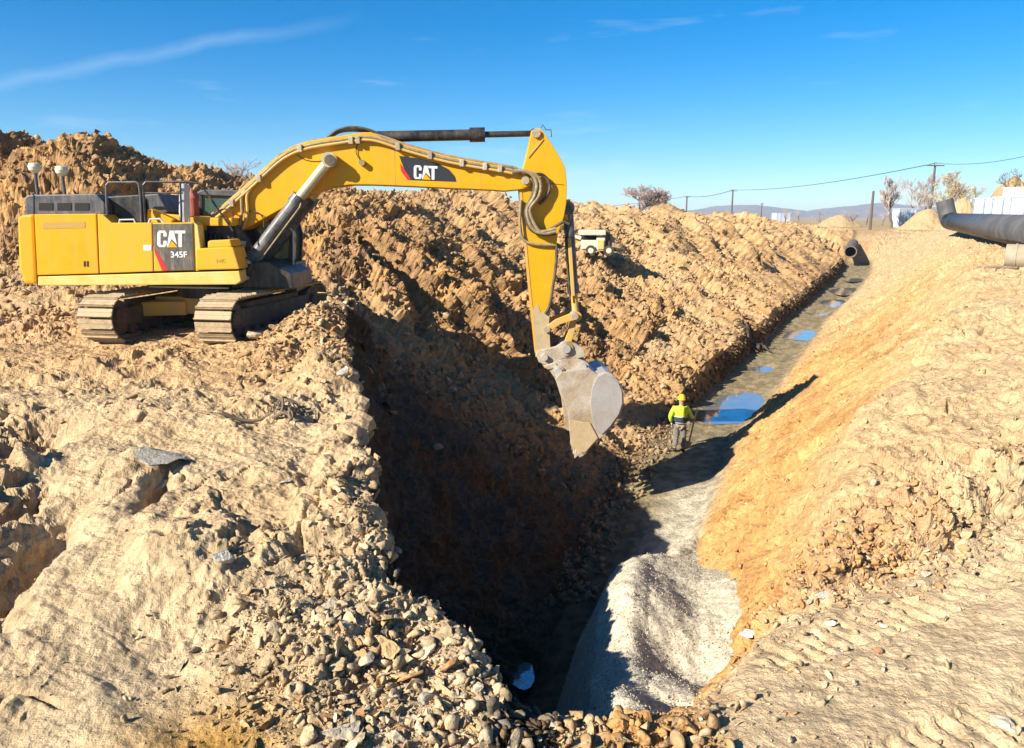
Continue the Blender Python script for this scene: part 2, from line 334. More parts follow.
    D += near*(U > 9)*.35*sstep(.1, .55, (Y-8.6)-.38*(X-5.2)+.35*fbm(X*.8, Y*.8, Z*0, 3, 5))*(Y < 14)
    Z = Z+D*near
    # ---- region masks
    left_hill = sstep(21, 25, Y)*(U < 5.5)+0*Z; topsm = 1-.62*sstep(38, 50, Y)
    lslope = ((U >= 3.3) & (U < 6))*sstep(18, 25, Y)
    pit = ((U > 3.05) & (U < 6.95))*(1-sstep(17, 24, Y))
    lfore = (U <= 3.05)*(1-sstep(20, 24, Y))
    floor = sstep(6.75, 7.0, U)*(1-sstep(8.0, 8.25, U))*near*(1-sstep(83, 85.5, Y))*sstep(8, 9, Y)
    rslope = sstep(7.9, 8.4, U)*near
    ramp = rslope*(1-sstep(.0, .6, (Y-8.4)-.38*(X-5.2)))*(Y < 14)*sstep(9.2, 9.9, U)
    # trench-aligned coordinates for the rills
    al = X*.46+Y*.89; ac = X*.89-Y*.46
    # surface normals of the broad shape
    def nrm(X, Y, Z):
        P = np.stack([X, Y, Z], -1); du = np.gradient(P, axis=1); dv = np.gradient(P, axis=0)
        n = np.cross(du, dv); return n/np.maximum(np.linalg.norm(n, axis=-1, keepdims=True), 1e-9)
    Nn = nrm(X, Y, Z)
    m0 = Y < 125
    x, y_, z = X, Y, Z
    big = fbm(x*.35, y_*.35, z*.35, 4, 1)
    mid = billow(x*.9, y_*.9, z*.9, 4, 3)-.9
    fine = fbm(x*4.2, y_*4.2, z*4.2, 3, 9, gain=.55)
    rill = fbm(al*1.5, ac*.22, z*.25, 4, 21, gain=.6)
    w1, c1 = worley(x*2.6, y_*2.6, z*2.6, 31); clod1 = np.clip(.62-w1-.25*np.abs(fbm(x*5, y_*5, z*5, 2, 33)), 0, .26)*(.3+c1)
    w2, c2 = worley(x*6.5, y_*6.5, z*6.5, 37); clod2 = np.clip(.6-w2, 0, .3)*(c2**1.5)
    w3, c3 = worley(al*1.9, ac*.85, z*.9, 41); clod3 = np.clip(.6-w3, 0, .3)*(c3)
    patch = sstep(-.15, .3, fbm(x*.3, y_*.3, z*.3, 3, 55))
    gr = np.zeros_like(Z); nb = Y < 20; gr[nb] = (.5-np.abs(fbm(x[nb]*7, y_[nb]*7, z[nb]*7, 2, 201, gain=.6)))
    vert = fbm(x*2.6, y_*2.6, z*.3, 4, 61, gain=.6)
    d = np.zeros_like(Z)
    hug = fbm(x*.13+7, y_*.16, z*0, 2, 151); d += left_hill*(1.1*hug*topsm*sstep(23, 27, Y)+.75*big+(.26*mid+.20*clod1+.34*clod2+.17*fine)*topsm)*(1-.5*lslope)
    far_ = 1-.78*sstep(30, 55, Y); gul = fbm(al*.42, ac*.09, z*.1, 2, 161); d += lslope*(.95*gul-.55*np.exp(-(gul/.035)**2)*sstep(-.3, .2, big)+.45*big+.78*rill*(.4+.6*patch)*(1-.45*sstep(32, 60, Y))+(.36*clod3*(.25+.75*patch)+.26*clod2*(.3+.7*patch)+.12*fine)*far_)
    d += lfore*(.20*big+.15*mid*(.3+patch)+.16*clod1*patch+.11*clod2*patch+.05*fine+.22*np.maximum(0, fbm(al*.8+4, ac*.15, z*.2, 2, 23))+.08*np.abs(rill))
    d += pit*(.12*big+.30*vert+.07*fine+.1*clod2)
    d += rslope*(1-ramp)*(.10*big+.16*fbm(al*1.1, ac*.3, z*.3, 2, 77)*sstep(9, 14, Y)+.13*mid*(.3+patch)+.075*fine+.16*clod2*(.15+patch)+.12*clod1*patch)
    rough = rslope*(1-ramp)*np.exp(-(((Y-9.3)-.38*(X-5.2))/1.0)**2)*(X > 2.8)*(Y < 14)
    d += rough*(.42*clod1+.34*clod2+.05*mid)
    d += ramp*(.05*big+.035*fine+.10*clod2*(.2+patch)+.03*mid)
    d += floor*(.04*big+.025*fine)
    # ragged cracks in the banks
    d += (lfore+.8*rslope)*.030*gr*(.3+patch)
    gl = np.exp(-((X+5.9-(Y-8)*-.55)/.7)**2)*(Y > 5.5)*(Y < 12)*(X < -4); d += gl*(.35*clod1+.38*clod2+.05*fine)
    cr = np.abs(fbm(x*.55+3, y_*.55, z*.55, 3, 91)); crack = -(np.exp(-(cr/.018)**2))*sstep(.0, .3, fbm(x*.4, y_*.4, z*.4, 2, 95))
    d += crack*(.16*lfore+.14*rslope*(1-ramp))
    sc = np.clip(Y/9, .6, 1.0)
    d = d*near*np.where(m0, 1, 0)*sc
    # gravel and puddle hollows keep the floor calm
    for (px_, py_, r1, r2) in PUDDLES_W:
        qa, qc = (X-px_)*.46+(Y-py_)*.89, (X-px_)*.89-(Y-py_)*.46; q = (qc/r1)**2+(qa/r2)**2
        Z -= .26*np.exp(-q)*(U > 5)
    X = X+d*Nn[..., 0]; Y = Y+d*Nn[..., 1]*.7; Z = Z+d*Nn[..., 2]
    # mounds far off on the plain
    for (hx, hy, hr, hh) in ((66.0, 122., 5, 3.6), (72, 118, 5, 3.4), (54.5, 120, 3.2, 2.3), (78, 128, 4, 2.2), (90, 130, 7, 3.5)):
        pass
    # ---- soil colour (earth tones; pit, near floor and scarp foot carry painted shade)
    def c(*a): return np.array(a)
    tan, ochre, red, brown, grey, pale = c(.40,.275,.145), c(.40,.215,.072), c(.33,.125,.04), c(.27,.148,.065), c(.30,.25,.18), c(.46,.345,.205)
    n1 = sstep(-.35, .35, fbm(x*.25, y_*.25, z*.25, 4, 101))[..., None]; n2 = sstep(-.3, .4, fbm(x*.7, y_*.7, z*.9, 4, 111))[..., None]; n3 = sstep(-.3, .3, fbm(x*3, y_*3, z*3, 4, 121))[..., None]
    base = tan*(1-n1)+(tan*.5+ochre*.5)*n1
    LH = left_hill[..., None]; col = base
    hill = brown*(1-n2)+ochre*n2; dkp = sstep(.05, .35, fbm(x*.22+5, y_*.22, z*.35, 4, 171))[..., None]; hill = hill*(.70+.3*n3); hill = hill*(1-.5*dkp)+c(.17,.095,.04)*.5*dkp
    hf = (left_hill*(1-sstep(27, 50, Y)))[..., None]
    col = col*(1-.8*hf)+hill*.8*hf
    sl = np.clip(lslope*sstep(22, 60, Y), 0, 1)[..., None]
    slc = tan*.75+ochre*.25; slc = (slc*(1-.35*n2)+(ochre*1.0)*.35*n2)*1.1; dks = sstep(.1, .4, fbm(al*.5, ac*.12, z*.15, 4, 173))[..., None]; slc = slc*(1-.45*dks)+c(.20,.115,.05)*.45*dks
    col = col*(1-sl)+slc*sl
    lf = lfore[..., None]; lfc = pale*(1-.45*n2)+tan*.45*n2; lfc = lfc*(1-.25*n1)+ochre*.25*n1
    near_och = sstep(12.2, 14.5, Y)[..., None]*.55; lfc = lfc*(1-near_och)+(ochre*.9+.02)*near_och
    of = np.exp(-(((X+2.35)/.7)**2+((Y-5.2)/.55)**2))[..., None]; lfc = lfc*(1-of)+c(.33,.18,.04)*of
    col = col*(1-lf)+lfc*lf
    pf = pit[..., None]; pc = grey*.22*(1-n2)+brown*.34*n2; col = col*(1-pf)+pc*pf  # pit soil darkened: the pit's shade is painted into its colour
    rs = rslope[..., None]; rc = c(.44,.25,.095)*(1-n2)+c(.47,.30,.135)*n2; strk = sstep(.02, .35, fbm(al*.9, ac*.16, z*.2, 4, 131))[..., None]; rc = rc*(1-.45*strk)+c(.52,.37,.20)*.45*strk; dk = sstep(.05, .4, fbm(al*.7+9, ac*.2, z*.2, 4, 137))[..., None]; rc = rc*(1-.3*dk)
    redz = np.clip(rough*sstep(.15, .6, (.9-np.abs(X-4.4)/2.2)), 0, 1)[..., None]
    rc = rc*(1-redz*.85)+c(.40,.19,.06)*1.0*redz*.85
    lowb = ((1-sstep(9.0, 9.9, U))*(1-sstep(24, 50, Y)))[..., None]; rc = rc*(1-.6*lowb)+c(.41,.21,.065)*(.85+.4*n2)*.6*lowb
    far = sstep(24, 60, Y)[..., None]; rc = rc*(1-far)+(tan*1.05)*far
    up = sstep(9.4, 10.4, U)[..., None]; rc = rc*(1-.6*up)+(pale*.9)*.6*up
    rmp = ramp[..., None]; rc = rc*(1-rmp)+(pale*(.93+.1*n3)*(1-.2*n1)+ochre*.2*n1)*rmp
    col = col*(1-rs)+rc*rs
    fl = floor[..., None]; fc = c(.21,.165,.09)*(.85+.3*n3)*(1-.62*(1-sstep(15, 20, Y))*(1-sstep(7.5, 8.1, U)))[..., None]; col = col*(1-fl)+fc*fl  # near left part of the floor darkened, shade put into the soil colour
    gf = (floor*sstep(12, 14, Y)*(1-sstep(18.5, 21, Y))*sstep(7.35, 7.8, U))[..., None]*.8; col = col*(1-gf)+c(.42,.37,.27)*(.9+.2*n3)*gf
    foot_shade = (np.exp(-((U-6.6)/.5)**2)*near*sstep(14, 24, Y)*(U < 7.1))[..., None]*.75; col = col*(1-foot_shade)+c(.10,.062,.03)*foot_shade  # dark band along the scarp foot, the undercut's shade painted in
    fr = (1-near)[..., None]; col = col*(1-fr)+c(.32,.23,.12)*fr
    col = col*(.88+.24*n3)*(1-.03*lf)
    V = np.stack([X, Y, Z], -1)
    nv = nr*nc; me = bpy.data.meshes.new('ground')
    idx = np.arange(nv).reshape(nr, nc)
    q = np.stack([idx[:-1, :-1], idx[:-1, 1:], idx[1:, 1:], idx[1:, :-1]], -1).reshape(-1, 4)
    me.vertices.add(nv); me.vertices.foreach_set('co', V.reshape(-1).astype(np.float32))
    nf = len(q); me.loops.add(nf*4); me.loops.foreach_set('vertex_index', q.reshape(-1).astype(np.int32))
    me.polygons.add(nf); me.polygons.foreach_set('loop_start', (np.arange(nf)*4).astype(np.int32)); 
    me.polygons.foreach_set('use_smooth', np.zeros(nf, bool))
    me.update(calc_edges=True)
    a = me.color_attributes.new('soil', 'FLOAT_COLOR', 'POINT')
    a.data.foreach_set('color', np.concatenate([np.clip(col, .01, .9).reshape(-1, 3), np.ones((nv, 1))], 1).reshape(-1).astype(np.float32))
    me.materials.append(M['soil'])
    o = bpy.data.objects.new('ground', me); COL.objects.link(o); o['kind'] = 'structure'
    N2 = nrm(X, Y, Z)
    return o, V, N2, U, col
# puddles: screen row they lie at, offset across the floor, half width, half length; the place is found on the floor line
def floor_at(py):
    best = None
    for Yq in np.arange(12, 84, .1):
        t_ = math.log(Yq+7.5); tr_ = [math.log(r[0]+7.5) for r in ROWS]
        f1 = [np.interp(t_, tr_, [r[1][6][k] for r in ROWS]) for k in (0, 1)]; f2 = [np.interp(t_, tr_, [r[1][7][k] for r in ROWS]) for k in (0, 1)]
        z = (f1[1]+f2[1])/2; w_ = Yq*cp-z*sp; u_ = Yq*sp+z*cp; e = abs(CY-u_/w_*F-py)
        if best is None or e < best[0]: best = (e, (f1[0]+f2[0])/2, Yq, f2[0]-f1[0])
    return best[1:]
PUDDLES_W = [(atZ(522, 688, -8.75).x, atZ(522, 688, -8.75).y, .50, .60)]
for (py_, off_, r1_, r2_) in ((399, .35, 1.1, 2.6), (366, .0, .5, .8), (331, .45, 1.0, 2.2), (312, .3, .6, 1.2), (300, .5, 1.05, 2.6), (288, .5, 1.1, 3.2), (278, .4, .8, 2.6)):
    fx, fy, fw = floor_at(py_); PUDDLES_W.append((fx+off_, fy, r1_, r2_))
GROUND, GV, GN, GU, GC = build_terrain()

from mathutils.bvhtree import BVHTree
class Hgt:
    """ground height from the terrain grid"""
    def __init__(s):
        m = (GV[:, 0, 1] < 140); s.V = GV[m]; 
        s.o = GROUND
    def __call__(s, x, y, default=-1.5):
        ok, loc, n, i = s.o.ray_cast(Vector((x, y, 60)), Vector((0, 0, -1)))
        return loc.z if ok else default
HG = Hgt()

# ------------------------------------------------------------------ stones and rubble
def ground_px(px, py):
    ok, loc, n, i = GROUND.ray_cast(Vector((0, 0, 0)), ray(px, py).normalized())
    return loc if ok else None
def stone_verts(sub, seed, jag=.28, flat=.75):
    b = bmesh.new(); bmesh.ops.create_icosphere(b, subdivisions=sub, radius=1.0); r = random.Random(seed)
    # chop the ball with random planes to get broken, angular faces
    cuts = [(Vector((r.gauss(0,1), r.gauss(0,1), r.gauss(0,1))).normalized(), r.uniform(.12, .55)) for _ in range(6)]
    for v in b.verts:
        for n, d_ in cuts:
            e = v.co.dot(n)-d_
            if e > 0: v.co -= n*e
        v.co += Vector((r.gauss(0,1), r.gauss(0,1), r.gauss(0,1)))*.035*jag/.28
    ax = (r.uniform(.8, 1.25), r.uniform(.7, 1.0), r.uniform(.5, 1)*flat)
    V = [Vector((v.co.x*ax[0], v.co.y*ax[1], v.co.z*ax[2])) for v in b.verts]
    Fc = [tuple(v.index for v in f.verts) for f in b.faces]; b.free()
    return np.array([tuple(v) for v in V]), np.array(Fc)
STONE_COL = [(.42,.33,.21), (.40,.28,.15), (.40,.24,.10), (.35,.30,.22), (.33,.18,.08), (.47,.37,.24)]
def stone_mesh(name, sub, seed, col):
    V, Fc = stone_verts(sub, seed); me = bpy.data.meshes.new(name)
    me.from_pydata([tuple(v) for v in V], [], [tuple(f) for f in Fc])
    a = me.color_attributes.new('soil', 'FLOAT_COLOR', 'POINT')
    cc = np.tile(np.array(col+(1,)), (len(V), 1)); a.data.foreach_set('color', cc.reshape(-1).astype(np.float32))
    me.materials.append(M['rock']); return me
DY = np.gradient(GV, axis=0); DX = np.gradient(GV, axis=1); AREA = np.linalg.norm(np.cross(DX, DY), axis=-1)
def scatter(name, mask, n, smin, smax, seed, sub=1, power=2.2, tint=None, src=None):
    r = np.random.default_rng(seed)
    if src is None:
        w = (AREA*mask).reshape(-1); w = w/w.sum()
        pick = r.choice(len(w), n, p=w); P = GV.reshape(-1, 3)[pick]+r.normal(size=(n, 3))*.008; Nn = GN.reshape(-1, 3)[pick]; gc = GC.reshape(-1, 3)[pick]
    else:
        pick = r.integers(0, len(src[0]), n); P = src[0][pick]+r.normal(size=(n, 3))*.012; Nn = np.tile(np.array([[0., 0, 1]]), (n, 1)); gc = src[1][pick]
    size = smin+(smax-smin)*r.random(n)**power
    tv = [stone_verts(sub, 100+k) for k in range(10)]; nvt = len(tv[0][0]); fct = tv[0][1]
    T = np.stack([t[0] for t in tv])[r.integers(0, 10, n)]
    q = r.normal(size=(n, 4)); q /= np.linalg.norm(q, axis=1, keepdims=True); a, b, c, d = q.T
    R = np.stack([np.stack([1-2*(c*c+d*d), 2*(b*c-a*d), 2*(b*d+a*c)], -1), np.stack([2*(b*c+a*d), 1-2*(b*b+d*d), 2*(c*d-a*b)], -1), np.stack([2*(b*d-a*c), 2*(c*d+a*b), 1-2*(b*b+c*c)], -1)], 1)
    V = np.einsum('nij,nvj->nvi', R, T)*size[:, None, None]+(P+Nn*size[:, None]*.25)[:, None, :]
    Fc = (fct[None]+np.arange(n)[:, None, None]*nvt).reshape(-1, 3)
    sc_ = np.array(STONE_COL)[r.integers(0, 6, n)]; k = r.random((n, 1))**2*.6
    cc = (sc_*k+gc*(1-k))*(.62+.5*r.random((n, 1)))
    if tint is not None: cc = cc*.4+np.array(tint)*.6*.8
    me = bpy.data.meshes.new(name); me.vertices.add(n*nvt); me.vertices.foreach_set('co', V.reshape(-1).astype(np.float32))
    me.loops.add(len(Fc)*3); me.loops.foreach_set('vertex_index', Fc.reshape(-1).astype(np.int32))
    me.polygons.add(len(Fc)); me.polygons.foreach_set('loop_start', (np.arange(len(Fc))*3).astype(np.int32)); me.update(calc_edges=True)
    at = me.color_attributes.new('soil', 'FLOAT_COLOR', 'POINT')
    at.data.foreach_set('color', np.concatenate([np.repeat(np.clip(cc, .02, .85), nvt, 0), np.ones((n*nvt, 1))], 1).reshape(-1).astype(np.float32))
    me.materials.append(M['rock']); o = bpy.data.objects.new(name, me); COL.objects.link(o); o['kind'] = 'stuff'; return o
X_, Y_, Z_ = GV[..., 0], GV[..., 1], GV[..., 2]
def clump(s, sc, t0=-.1, t1=.25): return sstep(t0, t1, fbm(X_*sc, Y_*sc, Z_*sc, 3, s))
def blob(cx, cy, rx, ry): return np.exp(-((X_-cx)/rx)**2-((Y_-cy)/ry)**2)
lf_ = (GU <= 3.12)*(Y_ < 19)*(Y_ > 4)
rubzone = np.clip(blob(-1.3, 6.3, 1.0, 1.1)+blob(-.3, 5.9, .9, .6)+.25*blob(-1.6, 8.8, .55, 2.6)+.5*blob(-3.9, 16, 1.2, 2)+.9*blob(.9, 5.75, 1.2, .3), 0, 1)*(GU < 9.6)*((GU < 3.2) | (Y_ < 6.3))
scatter('rubble', rubzone, 4200, .018, .12, 1, 2, 2.4)
scatter('rubble', rubzone, 15000, .008, .03, 2, 1, 2)
scatter('rubble', lf_*(.04+clump(5, .8)*.6+clump(6, 2.5)*.5)*(1+3*(Y_ > 11)), 4000, .010, .07, 3, 1, 3.5)
hill_ = (GU < 6.6)*(Y_ > 19)*(Y_ < 88)*(X_ > -30)*(.25+.75*clump(7, .5))/(np.maximum(Y_, 20)/20)**2.2
scatter('clods', hill_, 24000, .03, .20, 4, 1, 3.2)
scatter('clods', (GU > 3.3)*(GU < 6.9)*(Y_ > 16)*(Y_ < 60)*clump(8, .4), 6000, .03, .22, 5, 1, 2.5)
rr_ = (GU > 8.3)*(Y_ < 16)*(Y_ > 4.5)
q_ = (Y_-9.2)-.38*(X_-5.2)
scatter('rubble', rr_*(np.exp(-(q_/.8)**2)*(X_ > 2.8)+.10+.6*np.exp(-((Y_-6.6)-.38*(X_-2.25)-.75)**2/.05)+.5*blob(2.1, 6.2, .7, .5)), 9000, .01, .085, 6, 1, 3.2)
scatter('rubble', rr_*(np.exp(-((q_+.15)/.45)**2)*np.exp(-((X_-4.4)/1.1)**2)), 700, .015, .09, 8, 2, 2.4, (.46, .23, .075))
scatter('rubble', (GU > 8.4)*(Y_ >= 9)*(Y_ < 60)*(.05+clump(9, .5)), 5000, .012, .09, 7, 1, 3)
near_ = (Y_ < 13)*(Y_ > 4.4)*((GU < 3.1) | (GU > 8.6))/np.maximum(Y_, 5)**1.0
scatter('soil_crumbs', near_*(.15+clump(81, 1.6, -.2, .3)+.5*clump(82, .5)), 42000, .004, .018, 41, 1, 1.8)
# stones that stand out one by one
def one_stone(px, py, wpx, label, col=0, flat=.8, seed=0, group=None, lift=.25, cat='stone', name='stone', tilt=(0,0,0)):
    p = ground_px(px, py)
    if p is None: return
    depth = p.y*cp-p.z*sp; r = wpx/2/F*depth
    me = stone_mesh('stone', 3, 900+seed, STONE_COL[col] if isinstance(col, int) else tuple(c*.78 for c in col))
    o = bpy.data.objects.new(name, me); COL.objects.link(o); o.location = p+Vector((0, 0, r*lift)); o.scale = (r, r, r*flat)
    o.rotation_euler = (tilt[0], tilt[1], tilt[2] or random.random()*6)
    return tag(o, label, cat, group)
one_stone(168, 462, 58, 'flat grey slab lying on the pale bank, above the dark hollow', (.42,.37,.29), .45, 1, name='rock_slab', cat='rock', tilt=(.3,.15,.8))
one_stone(160, 488, 22, 'small grey stone just below the flat grey slab', (.42,.37,.29), .8, 2)
one_stone(228, 560, 27, 'round grey stone alone in the middle of the pale bank', (.50,.45,.36), .9, 3, lift=.45)
one_stone(311, 558, 22, 'flat tan stone half buried near the pit edge', (.52,.42,.28), .5, 4)
one_stone(283, 483, 15, 'small pale stone on the smooth bank below the dry roots', (.6,.5,.36), .6, 5)
one_stone(256, 341, 32, 'big tan boulder resting against the end of the crawler track', (.54,.42,.26), .8, 6, lift=.5, name='boulder', cat='rock')
one_stone(386, 654, 40, 'large orange tan block in the middle of the rubble', (.52,.36,.17), .6, 7, lift=.4, name='boulder', cat='rock', tilt=(.5,.2,.3))
one_stone(338, 668, 34, 'square ochre block at the left side of the rubble', (.50,.36,.19), .7, 8, lift=.4, name='boulder', cat='rock')
one_stone(378, 624, 26, 'long ochre stone high in the rubble near the pit edge', (.52,.38,.2), .5, 9, lift=.4)
one_stone(345, 738, 50, 'grey brown boulder at the bottom of the rubble', (.46,.39,.29), .7, 10, lift=.35, name='boulder', cat='rock')
one_stone(620, 742, 34, 'smooth orange boulder at the foot of the grey gravel', (.52,.36,.19), .6, 11, lift=.3, name='boulder', cat='rock')
one_stone(747, 637, 20, 'white stone on the crumbling edge above the orange slope', (.75,.70,.60), .7, 12, lift=.5)
one_stone(830, 626, 15, 'pale stone on the track marks of the ramp', (.68,.62,.5), .7, 13, lift=.5)
one_stone(881, 628, 13, 'light round stone alone on the smooth ramp', (.70,.63,.5), .7, 14, lift=.5)
one_stone(874, 652, 15, 'reddish stone on the ramp under the light round one', (.45,.22,.12), .8, 15, lift=.5)
one_stone(343, 378, 30, 'grey flat stone overhanging the pit edge below the rock pile', (.48,.42,.33), .5, 16, lift=.5)
one_stone(960, 705, 16, 'brown stone at the lower part of the ramp', (.5,.38,.25), .8, 17, lift=.4)
one_stone(1008, 732, 34, 'pale broken lump in the lower corner of the ramp', (.64,.54,.38), .6, 18, lift=.35, name='boulder', cat='rock')
one_stone(822, 597, 16, 'white grey stone in the break above the ramp', (.62,.56,.46), .8, 19, lift=.5)
for k in range(26):
    me = stone_mesh('stone', 2, 700+k, STONE_COL[k % 6]); me.name = 'stone_shape_%02d' % k
SV = [m_ for m_ in bpy.data.meshes if m_.name.startswith('stone_shape_')]
def many(zone, n, w0, w1, label, group, seed):
    r = random.Random(seed); done = 0; tries = 0
    while done < n and tries < n*60:
        tries += 1; px, py, = r.uniform(zone[0], zone[2]), r.uniform(zone[1], zone[3])
        if not zone[4](px, py): continue
        p = ground_px(px, py)
        if p is None or p.z < -5.2: continue
        depth = p.y*cp-p.z*sp; rad = (w0+(w1-w0)*r.random()**2)/2/F*depth
        o = bpy.data.objects.new('stone', r.choice(SV)); COL.objects.link(o)
        o.location = p+Vector((0, 0, rad*.25)); o.scale = (rad*r.uniform(.9, 1.3), rad*r.uniform(.7, 1), rad*r.uniform(.5, .9)); o.rotation_euler = (r.uniform(-.6, .6), r.uniform(-.6, .6), r.uniform(0, 6.28))
        tag(o, label, 'stone', group); done += 1
many((315, 575, 590, 745, lambda x, y: (y > 575+(x-315)*.42) and y < 748), 120, 9, 26, 'angular tan stone lying in the rubble along the pit edge', 'stones in the rubble at the pit edge', 1)
many((318, 600, 520, 745, lambda x, y: (y > 592+(x-318)*.42) and y < 748), 26, 26, 46, 'broad tan block among the smaller stones of the pit edge', 'blocks in the rubble at the pit edge', 11)
many((275, 300, 345, 350, lambda x, y: y < 352-(x-275)*.2), 26, 7, 20, 'pale broken stone piled beside the end of the crawler track', 'stones piled beside the track', 2)
many((690, 640, 860, 745, lambda x, y: y > 700-(x-690)*.5 and y < 745-(x-690)*.3), 45, 6, 15, 'pale stone along the broken lower edge of the ramp', 'stones along the edge of the ramp', 3)
many((800, 520, 940, 605, lambda x, y: y > 700-x*.15-25), 30, 7, 17, 'reddish brown clod in the break above the ramp', 'reddish clods above the ramp', 4)
for o in [o for o in COL.objects if o.get('group') == 'reddish clods above the ramp']:
    pass
# ------------------------------------------------------------------ gravel bedding
def gravel():
    R = np.array([(1.12,5.95,-4.40),(1.2,6.6,-4.75),(1.35,7.6,-5.05),(1.65,9.6,-5.45),(2.05,11.6,-5.6),(2.45,12.9,-5.95),(3.3,14.6,-6.9),(4.4,17,-7.35),(5.6,20,-7.35)])
    ys = np.arange(5.9, 20, .035); xs = np.arange(-1.2, 7, .035); Xg, Yg = np.meshgrid(xs, ys)
    rx = np.interp(Yg, R[:, 1], R[:, 0]); rz = np.interp(Yg, R[:, 1], R[:, 2])
    k = np.ones(25)/25
    rz = rz+.22*np.sin(Yg*1.3)*np.exp(-((Yg-9.5)/3)**2)
    wob = fbm(Xg*1.1, Yg*1.1, Xg*0, 3, 5)*.3
    dd = Xg-rx+wob*.5
    left = rz+.06-1.7*np.sqrt(dd*dd+.2)+.70; 
    dip = rz-.065+.0-.36*(np.sqrt(np.clip(dd, 0, 1.0)**2+.25)-.5)-.05*np.clip(dd-1.0, 0, 9)
    left = left-1.6*np.clip(-dd-.5+.35*wob, 0, 9)
    zg = np.where(dd < 0, left, np.maximum(dip, left)) + .14*wob + .1*fbm(Xg*.8, Yg*.8, Xg*0, 3, 8)
    zg += -.25*np.exp(-((Xg-2.75)/.5)**2-((Yg-10.9)/.9)**2)-.26*np.exp(-((Xg-2.25)/.5)**2-((Yg-9.0)/.7)**2)+.15*np.exp(-((Xg-1.9)/.5)**2-((Yg-8.1)/.5)**2)-.2*np.exp(-((Xg-1.7)/.4)**2-((Yg-7.3)/.35)**2)
    zg += .05*fbm(Xg*3.2, Yg*3.2, Xg*0, 3, 9)+.004*rng.random(Xg.shape)
    gm = GV[(GV[:, 0, 1] < 22) & (GV[:, 0, 1] > 4)]
    # ground under each gravel point
    from mathutils import Vector as Vv
    low = np.zeros_like(zg); st = 4
    for i in range(0, len(ys), st):
        for j in range(0, len(xs), st): low[i, j] = HG(xs[j], ys[i])
    ii = (np.arange(len(ys))//st)*st; jj = (np.arange(len(xs))//st)*st; low = low[ii][:, jj]
    ok = (zg > low-.12)
    nr, nc = zg.shape; idx = np.arange(nr*nc).reshape(nr, nc)
    q = np.stack([idx[:-1, :-1], idx[:-1, 1:], idx[1:, 1:], idx[1:, :-1]], -1)
    m_ = ok[:-1, :-1] | ok[1:, 1:]; q = q[m_]
    me = bpy.data.meshes.new('gravel'); me.from_pydata(np.stack([Xg, Yg, zg], -1).reshape(-1, 3).tolist(), [], q.tolist())
    bm = bmesh.new(); bm.from_mesh(me); bmesh.ops.delete(bm, geom=[v for v in bm.verts if not v.link_faces], context='VERTS'); bm.to_mesh(me); bm.free()
    n = len(me.vertices); a = me.color_attributes.new('soil', 'FLOAT_COLOR', 'POINT')
    co = np.zeros(n*3); me.vertices.foreach_get('co', co); co = co.reshape(-1, 3)
    f = (.85+.35*rng.random((n, 1)))*(1+.12*fbm(co[:, 0]*.9, co[:, 1]*.9, co[:, 0]*0, 3, 3)[:, None])
    a.data.foreach_set('color', np.concatenate([np.array([[.44, .385, .28]])*f, np.ones((n, 1))], 1).reshape(-1).astype(np.float32))
    me.materials.append(M['gravel']); o = bpy.data.objects.new('gravel', me); COL.objects.link(o); o['kind'] = 'stuff'
    scatter('gravel', None, 30000, .007, .017, 51, 1, 1.6, (.52, .46, .35), (co, np.array([[.44, .385, .28]])*f))
    scatter('gravel', None, 90, .02, .05, 52, 2, 1.6, (.42, .35, .24), (co, np.array([[.44, .385, .28]])*f))
gravel()
# ------------------------------------------------------------------ puddles
def puddle(x, y, z, rx, ry, rot, label, seed):
    bm = bmesh.new(); r = random.Random(seed); n = 48; ph = [r.uniform(0, 6) for _ in range(4)]
    vs = []
    for k in range(n):
        a = 2*math.pi*k/n; s = 1+.10*math.sin(2*a+ph[0])+.07*math.sin(3*a+ph[1])+.05*math.sin(5*a+ph[2])
        px, py = rx*s*math.cos(a), ry*s*math.sin(a)
        vs.append(bm.verts.new((x+px*math.cos(rot)+py*math.sin(rot), y-px*math.sin(rot)+py*math.cos(rot), z)))
    bm.faces.new(vs); o = from_bm('puddle', bm, M['water']); o['kind'] = 'structure'
for i, (x_, y_, r1, r2) in enumerate(PUDDLES_W):
    if i == 0: r1, r2 = .20, .26
    hz = HG(x_, y_)
    puddle(x_, y_, hz+.15, r1*1.35, r2*1.5, math.radians(0 if i == 0 else 27), '', i)

# ------------------------------------------------------------------ excavator
PSI = math.radians(2.0); EO = Vector((-7.6, 18.3, 0)); UX = Vector((math.cos(PSI), math.sin(PSI), 0)); VX = Vector((-math.sin(PSI), math.cos(PSI), 0))
def W3(u, v, z): return EO+UX*u+VX*v+Vector((0, 0, z))
def un(px, py, v):
    r = ray(px, py); o = EO+VX*v; t = o.dot(VX)/r.dot(VX); p = r*t
    return ((p-EO).dot(UX), p.z)
def prism(bm, pts, v0, v1, pv=None, bev=.015, px=True):
    pv = v0 if pv is None else pv
    q = [un(a, b, pv) for a, b in pts] if px else pts
    b = bmesh.new(); A = [b.verts.new(W3(u, v0, z)) for u, z in q]; B = [b.verts.new(W3(u, v1, z)) for u, z in q]; n = len(q)
    b.faces.new(A); b.faces.new(B[::-1])
    for i in range(n): b.faces.new((A[i], B[i], B[(i+1) % n], A[(i+1) % n]))
    bmesh.ops.recalc_face_normals(b, faces=b.faces)
    if bev: bmesh.ops.bevel(b, geom=list(b.edges), offset=bev, segments=2, affect='EDGES', profile=.6, clamp_overlap=True)
    merge(bm, b)
